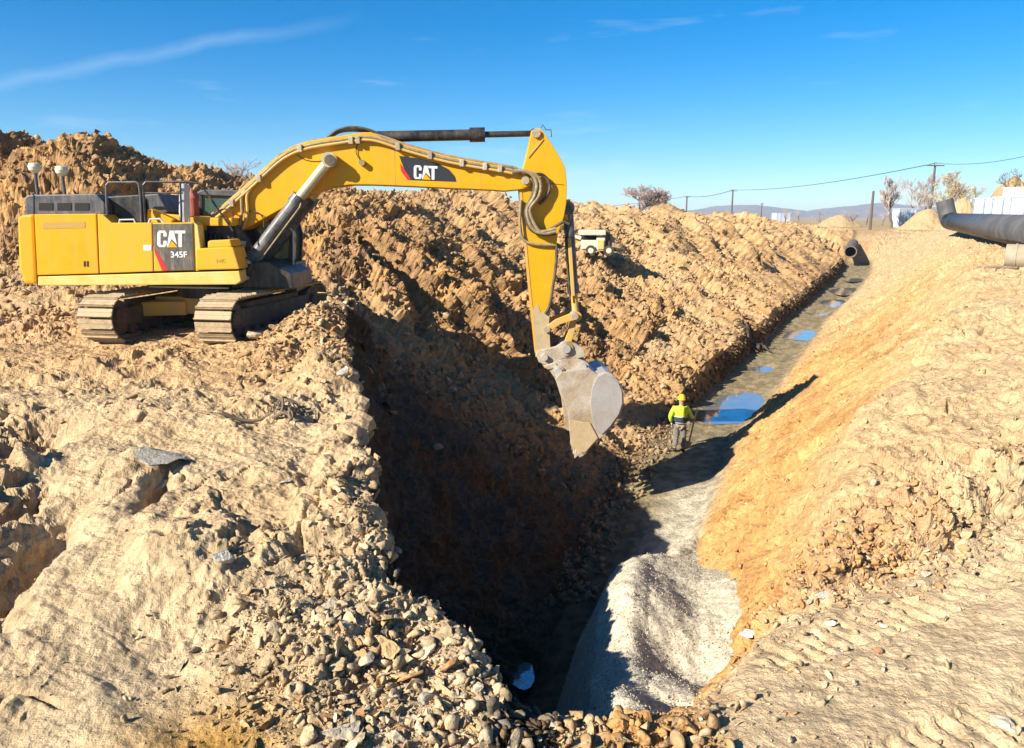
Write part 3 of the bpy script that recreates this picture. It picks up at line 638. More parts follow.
def PR(name, pts, v0, v1, m, parent, pv=None, bev=.015, px=True, label=None):
    bm = bmesh.new(); prism(bm, pts, v0, v1, pv, bev, px); o = from_bm(name, bm, M[m] if isinstance(m, str) else m, parent)
    if label: o['label'] = label
    return o
def TB(name, pts, v, r, m, parent, seg=12, sm=0, smooth=True):
    """pts: pixels on the plane at lateral v (or (px,py,v))"""
    P = []
    for p in pts:
        vv = p[2] if len(p) > 2 else v; u, z = un(p[0], p[1], vv); P.append(W3(u, vv, z))
    if sm: P = smooth_path(P, sm)
    bm = bmesh.new(); tube(bm, P, r, seg); return from_bm(name, bm, M[m], parent, smooth=False)
def disc(name, px, py, v0, v1, r, m, parent, seg=24):
    u, z = un(px, py, v0); bm = bmesh.new(); tube(bm, [W3(u, v0, z), W3(u, v1, z)], r, seg); return from_bm(name, bm, M[m], parent)
S = 17.3/F          # metres per pixel near the machine
gz = -2.75
EX = empty('excavator', W3(0, 0, gz), 'yellow crawler excavator on the bench, digging arm reaching over the pit', 'excavator')
VN = -1.55
# undercarriage (turned about ten degrees away from the view axis)
TH = math.radians(10); TA = Vector((math.sin(TH), math.cos(TH), 0)); TG = Vector((math.cos(TH), -math.sin(TH), 0))
UC = Vector((-7.7, 16.25, 0))+TA*2.45
def track(side):
    c0 = UC+TG*(1.4*side); L_, H, wdt = 2.45, 1.08, .84; r = H/2-.08; base = gz+.02
    def pt(a, lat, z): return c0+TA*a+TG*lat+Vector((0, 0, z))
    # loop of the track: lower run flat, raised ends
    loop = []; nseg = 12
    for k in range(nseg+1):
        t = -math.pi/2-math.pi*k/nseg; loop.append((-L_+r+r*math.cos(t), base+H/2+r*math.sin(t)))
    for k in range(nseg+1):
        t = math.pi/2-math.pi*k/nseg; loop.append((L_-r+r*math.cos(t), base+H/2+r*math.sin(t)))
    loop.append(loop[0]); P = [Vector((a, z)) for a, z in loop]; seg = [(P[i+1]-P[i]).length for i in range(len(P)-1)]; tot = sum(seg); ns = 50
    chain = bmesh.new()
    def at(s):
        s %= tot
        for i, l in enumerate(seg):
            if s <= l: 
                return P[i]+(P[i+1]-P[i])*(s/l if l else 0), (P[i+1]-P[i]).normalized()
            s -= l
        return P[-1], (P[-1]-P[-2]).normalized()
    for k in range(ns):
        p, t = at(tot*k/ns); nrm = Vector((t.y, -t.x))
        cen = sum([P[i] for i in range(len(P))], Vector((0, 0)))/len(P)
        if nrm.dot(p-cen) < 0: nrm = -nrm
        t3 = TA*t.x+Vector((0, 0, t.y)); n3 = TA*nrm.x+Vector((0, 0, nrm.y)); R = Matrix((TG, t3, n3)).transposed()
        pl = tot/ns
        c = pt(p.x, 0, p.y)+n3*.045
        box(chain, c, (wdt, pl*.93, .035), R, .006)
        box(chain, c+t3*(pl*-.38)+n3*.03, (wdt*.99, .022, .05), R); box(chain, c+t3*(pl*.1)+n3*.018, (wdt*.98, .016, .014), R)
        box(chain, c-n3*.05, (.34, pl*.8, .09), R)
    tr = from_bm('track', chain, M['track'], EX)
    f = bmesh.new(); box(f, pt(0, 0, base+H/2), (.42, 2*L_-1.2, .44), Matrix((TG, TA, Vector((0,0,1)))).transposed(), .04)
    box(f, pt(0, .0, base+H-.3), (.3, 2.6, .2), Matrix((TG, TA, Vector((0,0,1)))).transposed(), .03)
    from_bm('track_frame', f, M['trackframe'], tr)
    for a, rr, nm in ((-L_+r, .40, 'sprocket'), (L_-r, .40, 'idler_wheel')):
        b = bmesh.new(); tube(b, [pt(a, -.2, base+H/2), pt(a, .2, base+H/2)], rr, 28)
        tube(b, [pt(a, -.30, base+H/2), pt(a, .30, base+H/2)], rr*.55, 24)
        for k in range(10):
            an = k*.628; tube(b, [pt(a+math.cos(an)*rr*.42, -.32, base+H/2+math.sin(an)*rr*.42), pt(a+math.cos(an)*rr*.42, .32, base+H/2+math.sin(an)*rr*.42)], .02, 6)
        from_bm(nm, b, M['trackframe'], tr)
    for k in range(8):
        a = -L_+.85+k*(2*L_-1.7)/7; b = bmesh.new(); tube(b, [pt(a, -.28, base+.24), pt(a, .28, base+.24)], .12, 16); from_bm('track_roller', b, M['trackframe'], tr)
track(-1); track(1)
RT = Matrix((TG, TA, Vector((0, 0, 1)))).transposed()
b = bmesh.new(); box(b, UC+Vector((0, 0, gz+.72)), (2.3, 1.5, .42), RT, .06)
for s in (-1, 1):
    for q in (-1, 1): box(b, UC+TG*(.85*s)+TA*(.75*q)+Vector((0, 0, gz+.66)), (1.0, .5, .34), RT @ Matrix.Rotation(.35*s*q, 3, 'Z'), .05)
from_bm('car_body', b, M['worn'] if 'worn' in M else M['yellow_worn'], EX)
b = bmesh.new(); tube(b, [UC+Vector((0, 0, gz+.9)), UC+Vector((0, 0, gz+1.30))], .85, 40); from_bm('swing_bearing', b, M['black'], EX)
b = bmesh.new(); tube(b, [UC-TG*1.0-TA*1.1+Vector((0,0,gz+1.18)), UC+TG*1.0-TA*1.1+Vector((0,0,gz+1.18))], .02, 8); from_bm('hydraulic_pipe', b, M['silver'], EX)

# house
def rrect(x0, y0, x1, y1): return [(x0, y0), (x1, y0), (x1, y1), (x0, y1)]
b = bmesh.new(); prism(b, [(17, 218), (21, 215), (33.4, 214), (36.6, 284), (24, 284), (19, 268), (18, 245)], VN, -VN, bev=.06)
from_bm('counterweight', b, M['yellow'], EX)
b = bmesh.new(); prism(b, [(38, 276.5), (239, 271), (241, 281), (236, 284.5), (38, 285.5)], VN+.02, -1.05, bev=.02)
prism(b, [(60, 279), (225, 276), (225, 283.5), (60, 284.5)], -1.0, 1.45, pv=-1.0, bev=.02)
from_bm('side_sill', b, M['white_yellow'], EX)
d1 = PR('engine_door', [(34.2, 214.3), (96, 213.6), (98.6, 273.5), (37.4, 275.3)], VN, -.5, 'yellow', EX, bev=.02)
PR('label_strip', [(43, 222.6), (85, 221.6), (85, 228), (43, 229)], VN-.006, VN-.001, 'fade', d1, bev=0)
b = bmesh.new(); prism(b, [(83.5, 261), (85, 261), (85, 266.5), (83.5, 266.5)], VN-.012, VN, bev=0); prism(b, [(86.6, 261), (88, 261), (88, 266.5), (86.6, 266.5)], VN-.012, VN, bev=0)
from_bm('door_latch', b, M['black'], d1)
PR('engine_cover', [(34, 214), (100, 213.2), (104, 214), (112.5, 222.5), (120, 225), (120, 274), (36, 276)], -.5, 1.5, 'yellow', EX, pv=VN, bev=.03)
d2 = PR('side_door', [(97.2, 213.9), (103, 214.6), (112, 222.8), (151.6, 222.6), (153.2, 271.5), (99.6, 273.4)], VN, -.5, 'yellow_dusty', EX, bev=.02)
PR('sticker', [(143.5, 245), (151.3, 245), (151.3, 250.5), (143.5, 250.5)], VN-.006, VN-.001, 'white', d2, bev=0)
PR('grab_rail_base', [(120, 224), (196, 223), (196, 274), (120, 275)], -.5, 1.5, 'yellow_dusty', EX, pv=VN, bev=.03)
d3 = PR('badge_door', [(152.4, 222.8), (192.8, 222.4), (194.5, 270.3), (154.0, 271.4)], VN, -.5, 'yellow_dusty', EX, bev=.02)
dv0, dv1 = VN-.007, VN-.001
bd = PR('badge', [(152.8, 224), (192, 223.4), (193.8, 269.6), (166.5, 270.4), (160.5, 264), (155.2, 250.8), (153.4, 246)], dv0, dv1, 'decal', d3, bev=0)
PR('badge_stripe', [(153.6, 248), (157.2, 252), (168.6, 270.2), (162.0, 270.5), (154.9, 252.5)], dv0-.004, dv0-.001, 'red', bd, pv=dv0, bev=0)
def cat_logo(x0, y0, x1, y1, v, parent, skew=0.):
    """block letters C A T with the yellow triangle, laid out in pixel space"""
    w, h = x1-x0, y1-y0
    def T(a, b): return (x0+a*w, y0+b*h+skew*a*w)
    C = [(.00,.14),(.06,.0),(.27,.0),(.33,.14),(.33,.36),(.22,.36),(.22,.17),(.19,.13),(.14,.13),(.11,.17),(.11,.83),(.14,.87),(.19,.87),(.22,.83),(.22,.62),(.33,.62),(.33,.86),(.27,1),(.06,1),(.0,.86)]
    A = [(.33,1),(.45,.0),(.58,.0),(.72,1),(.70,1),(.52,.55),(.35,1)]
    Tt = [(.61,.0),(1,.0),(1,.17),(.875,.17),(.875,1),(.755,1),(.755,.17),(.63,.17)]
    bm = bmesh.new()
    for poly in (C, Tt): prism(bm, [T(*p) for p in poly], v-.004, v-.001, pv=v, bev=0)
    A1 = [(.34,1),(.44,.0),(.58,.0),(.70,.85),(.515,.50),(.36,1)]
    prism(bm, [T(*p) for p in A1], v-.004, v-.001, pv=v, bev=0)
    from_bm('lettering', bm, M['white'], parent)
    bm = bmesh.new(); prism(bm, [T(.345, 1.02), T(.52, .62), T(.72, 1.02)], v-.008, v-.0045, pv=v, bev=0); from_bm('triangle', bm, M['yellow'], parent)
cat_logo(157.4, 230.6, 185.4, 247, dv0, bd)
def text_on(body, x0, yb, hpx, v, parent, m, wpx=None):
    cu = bpy.data.curves.new('t', 'FONT'); cu.body = body; cu.size = 1.0; cu.extrude = .002; cu.offset = .012; cu.space_character = .95
    o = bpy.data.objects.new('t', cu); COL.objects.link(o); bpy.context.view_layer.update()
    me = bpy.data.meshes.new_from_object(o.evaluated_get(bpy.context.evaluated_depsgraph_get())); bpy.data.objects.remove(o)
    xs = [q.co.x for q in me.vertices]; u0, z0 = un(x0, yb, v); h = hpx*S/.7; wd = max(xs)-min(xs); k = (wpx*S/wd) if wpx else h
    for q in me.vertices:
        q.co = W3(u0+(q.co.x-min(xs))*k, v-.004+q.co.z*.5, z0+q.co.y*h)
    o = link('lettering', me, M[m], parent); return o
text_on('345F', 171, 257.4, 5.6, dv0, bd, 'white', 15.5)
PR('door_edge', [(193.2, 222), (197.6, 225), (200.5, 248), (198.5, 271), (195, 271)], VN+.02, -1.2, 'white_yellow', EX, bev=.015)
tb = PR('toolbox', [(195.6, 248.6), (229, 246.8), (233, 247.5), (239.6, 269.2), (195.6, 270.2)], VN, -.75, 'yellow_dusty', EX, bev=.03)
PR('toolbox_step', [(207.5, 242), (209.5, 240.4), (230, 239.6), (231.8, 246.8), (207.5, 248)], VN+.05, -.8, 'yellow_dusty', tb, bev=.03)
text_on('3-HC', 216, 262.5, 3.4, VN-.002, tb, 'fade', 9)
b = bmesh.new(); prism(b, [(197, 226), (232, 226), (240, 272), (197, 272)], -.7, .2, pv=-.7, bev=.02)
for k in range(6): prism(b, [(201+k*4, 228+k*2.2), (203+k*4, 228+k*2.2), (203+k*4, 250), (201+k*4, 250)], -.95+.03*k, -.7, pv=-.95, bev=0)
from_bm('pump_bay', b, M['black'], EX)
# hoods, grilles
hd = PR('engine_hood', [(25, 198), (27, 195.2), (34, 194.6), (93, 193.6), (97, 194.5), (104.5, 203), (104.5, 214.5), (25.5, 215.5)], -1.35, .6, 'hood', EX, pv=-1.35, bev=.03)
for x0 in (39, 57.5, 75): PR('vent_grille', rrect(x0, 203, x0+14, 210.2), -1.362, -1.35, 'seam', hd, pv=-1.35, bev=0)
PR('hood_seam', rrect(33.2, 195, 34.4, 215), -1.358, -1.35, 'seam', hd, pv=-1.35, bev=0)
PR('air_intake_hood', [(106, 196.5), (140, 194.5), (142, 222), (116, 223.5), (108, 216)], -1.0, .5, 'black', EX, pv=-1.0, bev=.03)
PR('rear_cover', [(143.5, 194.5), (158.5, 193.5), (167.5, 212.5), (150, 214)], -.9, .4, 'hood', EX, pv=-.9, bev=.03)
PR('deck', [(147, 209), (158, 213), (199, 217), (232, 218), (232, 226), (147, 226)], -.95, .3, 'yellow_dusty', EX, pv=-.95, bev=.03)
PR('sloping_panel', [(150, 208.5), (173, 219), (171, 223.5), (158, 223.5)], -1.25, -1.0, 'yellow', EX, bev=.02)
# GNSS-type antennas
for (a, yt, yb) in ((36.5, 170, 194), (63.5, 173, 194)):
    at_ = TB('antenna_mast', [(a-1.5, yt+1), (a+1.5, yb+2)], -1.2, .036, 'hood', EX, 10)
    u, z = un(a-2, yt-3, -1.2); bb = bmesh.new(); c = W3(u, -1.2, z)
    tube(bb, [c-Vector((0,0,.13)), c-Vector((0,0,.07)), c+Vector((0,0,.0)), c+Vector((0,0,.07)), c+Vector((0,0,.09))], [.04, .11, .13, .11, .03], 24)
    from_bm('antenna_dome', bb, M['beige'], at_)
# guard rails
TB('guard_rail', [(107.5, 222), (106.5, 196), (106.2, 185.5), (108.8, 182.4), (136, 182.2), (138.8, 184), (140.5, 196), (141.5, 222)], -1.4, .028, 'hood', EX, 8)
TB('guard_rail', [(145.5, 222), (143.8, 196), (143.5, 185), (146, 182), (188, 181.8), (203, 184)], -1.4, .026, 'black', EX, 8)
TB('guard_rail', [(143.5, 193), (183, 193)], -1.4, .018, 'black', EX, 8)
TB('guard_rail', [(119.5, 223.5), (119.8, 219.8), (134, 219.5), (135.6, 223.5)], -1.42, .022, 'silver', EX, 8)
TB('guard_rail', [(148.5, 223.5), (150, 219.2), (160, 218.8), (164, 223)], -1.42, .022, 'silver', EX, 8)
TB('guard_rail', [(181.5, 222.5), (180.3, 183)], -1.4, .024, 'black', EX, 8)
TB('guard_rail', [(189.5, 222), (188.5, 184)], -1.3, .02, 'silver', EX, 8)
b = bmesh.new(); u, z = un(184.6, 222, -1.15); u2, z2 = un(184.2, 184, -1.15); tube(b, [W3(u, -1.15, z), W3(u, -1.15, z+.2), W3(u2, -1.15, z2)], [.07, .10, .10], 16)
from_bm('exhaust_stack', b, M['silver'], EX)
b = bmesh.new(); u, z = un(194.5, 217, -.6); tube(b, [W3(u, -.6, z), W3(u, -.6, z+.1), W3(u, -.6, z+.42), W3(u, -.6, z+.52), W3(u, -.6, z+.6)], [.1, .115, .115, .05, .05], 16)
from_bm('fire_extinguisher', b, M['rust'], EX)
TB('wiper_strut', [(197.5, 182), (207, 193), (233, 231)], -1.0, .022, 'black', EX, 8)
# cab behind the boom
cb0, cb1 = .50, 1.55
b = bmesh.new()
def cabpt(px, py, v=cb0): u, z = un(px, py, v); return u, z
roof = [(197, 192), (205, 189.6), (240, 190.2), (268, 194), (284, 206), (284, 209.5), (266, 197.5), (199, 195)]
cabo = PR('cab', [(199, 262), (296, 262), (297, 292), (199, 290)], cb0, cb1, 'black', EX, pv=cb0, bev=.03)
PR('cab_roof', roof, cb0-.04, cb1+.04, 'hood', cabo, pv=cb0, bev=.02)
b = bmesh.new()
for poly in ([(199, 194), (202, 194), (203, 264), (199, 264)], [(240, 192), (243, 192), (246, 264), (242, 264)], [(281, 205), (285, 206), (293.5, 235), (292, 264), (288, 264), (289.5, 236)]):
    PR('cab_post', poly, cb0-.01, cb0+.08, 'black', cabo, pv=cb0, bev=.01); PR('cab_post', poly, cb1-.08, cb1+.01, 'black', cabo, pv=cb0, bev=.01)
PR('cab_glass', [(202, 195.5), (266, 198), (282, 208), (290, 236), (289, 262), (202, 262)], cb0+.03, cb1-.03, M['glass'], cabo, pv=cb0, bev=0)
b = bmesh.new(); prism(b, [(214, 262), (212, 222), (222, 221), (227, 250), (245, 252), (245, 262)], cb0+.3, cb0+.8, pv=cb0, bev=.03); from_bm('seat', b, M['black'], cabo)
TB('mirror_arm', [(288, 225), (293, 232), (293.5, 268), (289, 272)], cb0-.1, .022, 'silver', cabo, 8)
# boom foot bracket and front frame
b = bmesh.new(); 
for v in (-.62, .42): prism(b, [(222, 228), (236, 224), (246, 236), (262, 262), (270, 285), (238, 288), (232, 250)], v, v+.2, pv=-.6, bev=.02)
prism(b, [(232, 262), (268, 262), (292, 274), (294, 289), (232, 288)], -.9, 1.0, pv=-.9, bev=.03)
from_bm('boom_bracket', b, M['black'], EX)
r_ = random.Random(5)
for k, pts in enumerate([[(232, 240), (238, 255), (236, 272), (242, 282)], [(236, 238), (243, 252), (241, 268), (247, 280)], [(228, 236), (234, 246), (232, 262), (238, 276)], [(240, 262), (247, 258), (252, 264), (246, 274)]]):
    TB('hydraulic_hose', pts, -.80-.04*k, .028, 'rubber', EX, 8, 6)
for p in [(236, 243), (240, 258), (244, 270), (249, 262), (247, 278), (238, 278)]: disc('hose_fitting', p[0], p[1], -.93, -.85, .045, 'silver', EX, 10)

# boom
BV = .36
boom = PR('boom', [(205, 224), (209, 217.5), (222, 206), (249, 182.5), (273, 160), (288, 149.5), (307, 141.5), (340, 136), (357, 133), (371, 132), (383, 138), (407, 145.5), (450, 157), (500, 166), (518, 171), (528, 175.5), (532.2, 181.5), (529.5, 187.5), (520, 189.5), (504, 191), (493, 190), (450, 188.2), (410, 186.2), (370, 184.6), (350, 184.6), (327, 187.5), (306, 195), (283, 208), (244, 229.5), (224, 233.5), (212, 232)], -BV, BV, 'yellow', EX, bev=.02)
b = bmesh.new(); prism(b, [(358, 137), (361, 130), (375, 130), (385, 138), (407, 146)], -.10, -.05, pv=-BV, bev=.01); prism(b, [(358, 137), (361, 130), (375, 130), (385, 138), (407, 146)], .08, .13, pv=-BV, bev=.01)
from_bm('cylinder_bracket', b, M['yellow'], boom)
bvd = -BV-.006
db = PR('boom_badge', [(399, 155.8), (420, 158.6), (437, 163.2), (449, 169.4), (455, 176.5), (456.4, 181.7), (408.5, 180)], bvd, -BV-.001, 'boomdecal', boom, bev=0)
PR('badge_stripe', [(400, 163.5), (402.6, 166.6), (411.2, 179.7), (407.4, 179.7), (401.2, 171.5)], bvd-.004, bvd-.001, 'red', db, pv=bvd, bev=0)
cat_logo(413.8, 165.2, 437.4, 178.8, bvd, db, skew=.045)
disc('boom_pin', 525.4, 180.3, -BV-.07, BV+.07, .09, 'bucket', boom)
disc('pin_collar', 525.4, 180.3, -BV-.025, BV+.025, .15, 'yellow', boom)
disc('cylinder_pin', 329.6, 160, -.70, .70, .12, 'trackframe', boom)
disc('boss', 329.6, 160, -.42, .42, .16, 'yellow', boom)
disc('foot_pin', 214, 227, -BV-.12, BV+.12, .12, 'bucket', boom)
disc('lamp', 361.5, 162.5, -BV-.12, -BV, .07, 'hose_tan', boom, 12)
# weld seams on the boom
for sgm in ([(394, 143), (395, 184.8)], [(480, 163), (481, 188.5)], [(301, 144), (297, 150)]): TB('weld_seam', sgm, -BV-.001, .006, 'yellow_worn', boom, 6)
# pipes along the top edge of the boom
top = [(212, 219), (222, 211.5), (249, 188), (273, 165.5), (288, 154.5), (307, 147), (340, 141.5), (371, 138.5), (407, 149.5), (450, 161), (500, 169.5), (518, 173)]
for k, (dy, v, m) in enumerate(((-1.4, -BV-.06, 'hose_tan'), (1.6, -BV-.08, 'yellow_worn'), (-4.6, -.22, 'hose_tan'), (-4.6, -.08, 'rubber'))):
    TB('hydraulic_pipe', [(x, y+dy) for x, y in top], v, .033, m, boom, 8, 4)
for x, y in ((232, 203), (259, 178.5), (300, 148.5), (351, 140.5), (358, 140), (398, 146.5), (430, 155.5), (462, 163), (485, 166.5), (500, 168.5)):
    u, z = un(x, y, -BV-.08); bb = bmesh.new(); box(bb, W3(u, -BV-.07, z), (.10, .14, .17), Matrix((UX, VX, Vector((0,0,1)))).transposed(), .015); from_bm('pipe_clamp', bb, M['bucket'], boom)
TB('hydraulic_pipe', [(246, 190), (241.5, 197), (242, 212), (239.5, 224), (235, 233)], -BV-.07, .036, 'hose_tan', boom, 8, 5)
TB('hydraulic_pipe', [(252, 186), (247, 196), (247.5, 212), (244, 226), (238, 234)], -BV-.07, .036, 'yellow_worn', boom, 8, 5)
TB('cable', [(247.5, 211), (255, 211.5), (261, 215), (264, 222), (263, 230)], -BV-.05, .014, 'rubber', boom, 6, 5)
TB('cable', [(214, 214), (222, 209), (231, 211), (233, 218), (231, 228)], -BV-.1, .018, 'rubber', boom, 6, 5)
TB('cable', [(297, 155), (306, 160), (318, 161.3), (329, 158)], -BV-.01, .008, 'seam', boom, 6, 5)
TB('cable', [(358, 141), (356, 152), (360, 160)], -BV-.03, .010, 'seam', boom, 6, 4)
for k in range(3): TB('hydraulic_hose', [(327+k*3, 137.5-k), (338+k, 130+k), (352, 127.2+k*1.6), (368, 129.5+k*1.2), (384, 136.5)], -.2+.1*k, .03, 'rubber', boom, 8, 6)
# boom cylinders (one each side)
def cyl_pair(name, a, bpt, mid, v, r1, r2, parent, m1='barrel', m2='chrome', vplane=None):
    vp = v if vplane is None else vplane
    A, B, C = [W3(*(lambda uz: (uz[0], v, uz[1]))(un(p[0], p[1], vp))) for p in (a, bpt, mid)]
    bm = bmesh.new(); tube(bm, [A, C], r1, 20); tube(bm, [C-(C-A).normalized()*.16, C+(C-A).normalized()*.05], r1*1.18, 20); tube(bm, [A-VX*.13, A+VX*.13], r1*1.25, 18)
    c = from_bm(name, bm, M[m1], parent)
    bm = bmesh.new(); tube(bm, [C, B], r2, 16); tube(bm, [B-VX*.12, B+VX*.12], r2*1.45, 18); from_bm('rod', bm, M[m2], c)
    return c
for v in (-.53, .53): cyl_pair('boom_cylinder', (252, 260), (329.6, 160), (299, 198.5), v, .165, .115, EX, vplane=-.53)
TB('hydraulic_pipe', [(256, 262), (262, 258), (300, 207), (301, 203)], -.68, .02, 'hose_tan', EX, 8)
# arm cylinder above the boom
cyl_pair('stick_cylinder', (366, 136.5), (534, 133), (481, 134.2), 0, .125, .07, EX, 'black', 'black', vplane=-.1)
b = bmesh.new(); u0, z0 = un(469.5, 134.4, -.1); u1, z1 = un(485, 134.2, -.1); tube(b, [W3(u0, 0, z0), W3(u1, 0, z1)], .165, 20); from_bm('cylinder_head', b, M['black'], EX)
# stick
SV_ = .29
stick = PR('stick', [(531.5, 130.5), (536, 127.8), (541, 128.6), (546, 135), (559, 155.5), (565.2, 167), (567, 184), (566.5, 203), (564, 217), (557.5, 236), (556, 256), (552.5, 290), (549, 322), (550.6, 348), (547, 357), (540, 359.5), (536, 356), (534.2, 339), (528.5, 282), (525, 242), (521, 212.5), (519, 189), (519.5, 180), (525.5, 160), (528, 148)], -SV_, SV_, 'yellow', EX, bev=.02)
b = bmesh.new(); prism(b, [(527.4, 156), (543, 138.5), (543.6, 139.6), (528.4, 158)], -SV_-.02, -SV_, pv=-SV_, bev=0)
from_bm('weld_seam', b, M['yellow_worn'], stick)
PR('front_plate', [(519.5, 192), (522, 192), (530, 282), (538, 356), (535.6, 357), (533.8, 339), (528, 282), (524.4, 242)], -SV_-.012, -SV_, 'yellow_worn', stick, bev=0)
PR('worn_lower_section', [(530.2, 303), (534, 309), (538, 304), (541, 313), (545, 311), (550.6, 306), (549, 322), (550.2, 347), (546, 356), (539.6, 358), (537.2, 350)], -SV_-.01, -SV_, 'tan_steel', stick, bev=0)
disc('stick_pin', 536.2, 133, -SV_-.06, SV_+.06, .10, 'bucket', stick)
TB('lifting_loop', [(541, 128), (542.5, 124.6), (546, 129.8), (551, 130), (551.4, 137)], -.1, .014, 'rubber', stick, 6)
TB('weld_seam', [(551, 183.5), (564.5, 185)], -SV_-.002, .007, 'seam', stick, 6)
for k, (dx, m) in enumerate(((0, 'rubber'), (2.2, 'hose_tan'), (4.2, 'rubber'), (6.4, 'hose_tan'))):
    TB('hydraulic_hose', [(512, 170+k*.8), (523, 171), (531+dx*.8, 175.5), (534.5+dx, 185), (532+dx, 197), (526+dx*.6, 209), (527+dx, 222), (533+dx, 231), (545, 234.5-k), (556, 233-k*1.5)], -SV_-.12-.07*(k % 2), .042, m, stick, 8, 6)
TB('hydraulic_hose', [(530, 176), (541, 174.5), (548.5, 181), (549.5, 189), (545, 198), (539, 204)], -SV_-.10, .040, 'rubber', stick, 8, 6)
TB('hydraulic_hose', [(533, 226), (545, 231), (556, 226), (563, 222), (569, 224)], -SV_-.14, .036, 'rubber', stick, 8, 6)
TB('hydraulic_hose', [(521, 200), (520, 225), (524, 240), (537, 244.5), (553, 245)], -SV_-.06, .035, 'hose_tan', stick, 8, 6)
TB('hydraulic_pipe', [(556.5, 245), (556, 265), (552, 292), (549.5, 306), (545, 314)], -SV_-.03, .035, 'rubber', stick, 8, 5)
# bucket cylinder
PR('cylinder_lug', [(564, 200), (570.5, 199), (571.5, 219), (564, 221)], -.14, .14, 'yellow', stick, pv=-.14, bev=.015)
cyl_pair('bucket_cylinder', (567.8, 208), (576, 316), (573.4, 291), -.02, .125, .085, EX, 'barrel', 'yellow_worn')
PR('rod_cover', [(567.6, 238), (571.2, 238), (575, 296), (571.4, 296)], -.20, -.13, 'yellow_worn', EX, bev=.01)
TB('hydraulic_pipe', [(565, 222), (566, 250), (570, 300)], -.17, .022, 'rubber', EX, 8)
# linkage
for v in (-.36, .26): PR('idler_link', [(544, 328.5), (549, 324.5), (556, 319.5), (572, 313), (577.5, 314.5), (577, 319.5), (560, 324.5), (550, 331.5), (545.6, 333)], v, v+.1, 'yellow_worn', EX, pv=-.36, bev=.015)
PR('power_link', [(571, 315), (577.5, 315), (575, 330), (570, 348), (563, 346), (568.5, 331)], -.22, .22, 'yellow_worn', EX, pv=-.22, bev=.015)
disc('link_pin', 575, 316.3, -.42, .42, .085, 'bucket', EX)
disc('link_pin', 547, 329.5, -.40, .40, .075, 'bucket', EX)
cpl = bmesh.new()
for v in (-.40, .30): prism(cpl, [(536, 355), (537.5, 351), (545, 349), (556, 346.5), (563, 342), (569, 341.5), (576, 343.5), (582, 347.5), (585.5, 353), (584, 357), (578, 358.5), (566, 358), (556, 361.5), (545, 365), (539, 362.5)], v, v+.1, pv=-.4, bev=.02)
prism(cpl, [(542, 357), (580, 352), (579, 357), (545, 363)], -.3, .3, pv=-.4, bev=.02)
coup = from_bm('quick_coupler', cpl, M['bucket'], EX)
disc('coupler_pin', 566.5, 349.2, -.50, .50, .10, 'steel', coup); disc('pin_collar', 566.5, 349.2, -.44, .44, .165, 'bucket', coup)
disc('coupler_pin', 544.5, 357.6, -.50, .50, .08, 'bucket', coup)
# bucket
bv = .80
bk = bmesh.new(); side = [(546, 365.5), (556, 362), (566, 359.3), (578, 359), (584.5, 361.5), (590, 369), (597.5, 374.5), (606, 371.8), (612, 374), (619, 381.5), (623.4, 391), (624, 403), (620.5, 415), (611, 428), (600, 438.5), (585, 452.5), (580, 451), (571.5, 445.5), (569.7, 428), (567.5, 412), (562, 395), (555, 379)]
ears = [(546, 365.5), (556, 362), (566, 359.3), (578, 359), (584.5, 361.5), (592, 372), (596, 384), (570, 392), (560, 388), (555, 379)]
arc = [(556, 378), (575, 371.5), (590, 369.5), (597.5, 374.8), (606, 372), (612, 374.3), (619, 381.7), (623.2, 391), (623.8, 403), (620.2, 415), (610.8, 428), (600, 438.3), (586, 451.5)]
q = [un(a, b_, -bv) for a, b_ in arc]; cx_ = sum(a for a, _ in q)/len(q); cz_ = sum(b_ for _, b_ in q)/len(q)
inn = [(a+(cx_-a)*.07, b_+(cz_-b_)*.07) for a, b_ in q]
bo = PR('bucket', q+inn[::-1], -bv+.051, bv-.051, 'steel', EX, bev=0, px=False); bk.free()
for v in (-.42, .34): PR('bucket_ear', ears, v, v+.08, 'bucket', bo, pv=-.5)
low = [(555, 379), (562, 372), (590, 369), (597.5, 374.5), (606, 371.8), (612, 374), (619, 381.5), (623.4, 391), (624, 403), (620.5, 415), (611, 428), (600, 438.5), (585, 452.5), (580, 451), (571.5, 445.5), (569.7, 428), (567.5, 412), (562, 395)]
for v in (-bv, bv-.05): PR('bucket_side', low, v, v+.05, 'bucket', bo, pv=-bv, bev=.012)
wear = [(597, 377), (604, 373.6), (612, 376.5), (618.5, 383), (622, 392), (622.4, 403), (619, 414), (610.5, 426), (602, 434.5), (595.5, 430), (592, 418), (590.5, 402), (592, 388)]
PR('wear_plate', wear, -bv-.03, -bv-.001, 'steel', bo, bev=.01)
PR('side_cutter', [(569.7, 420), (590, 423), (598, 438), (585, 452.8), (579.5, 451.4), (571.2, 446), (569.2, 428)], -bv-.035, -bv-.001, 'tan_steel', bo, bev=.01)
PR('cutting_lip', [(583, 449), (590, 446.5), (586, 454.5), (581, 453.5)], -bv+.01, bv-.01, 'steel', bo, pv=-bv, bev=.01)
for k in range(5):
    v = -bv+.06+k*(2*bv-.3)/4
    PR('bucket_tooth', [(580, 449), (587.5, 450), (583.5, 458), (576.5, 463.5), (577, 457)] if k else [(580, 449), (588.5, 450), (585, 456), (580, 458.5), (578, 455)], v, v+.16, 'bucket', bo, pv=-bv, bev=.015)
for p in ((558.5, 371.5), (583, 366.8)): disc('bucket_pin', p[0], p[1], -.56, .56, .085, 'steel', bo); disc('pin_collar', p[0], p[1], -.47, .47, .14, 'bucket', bo)
b = bmesh.new()
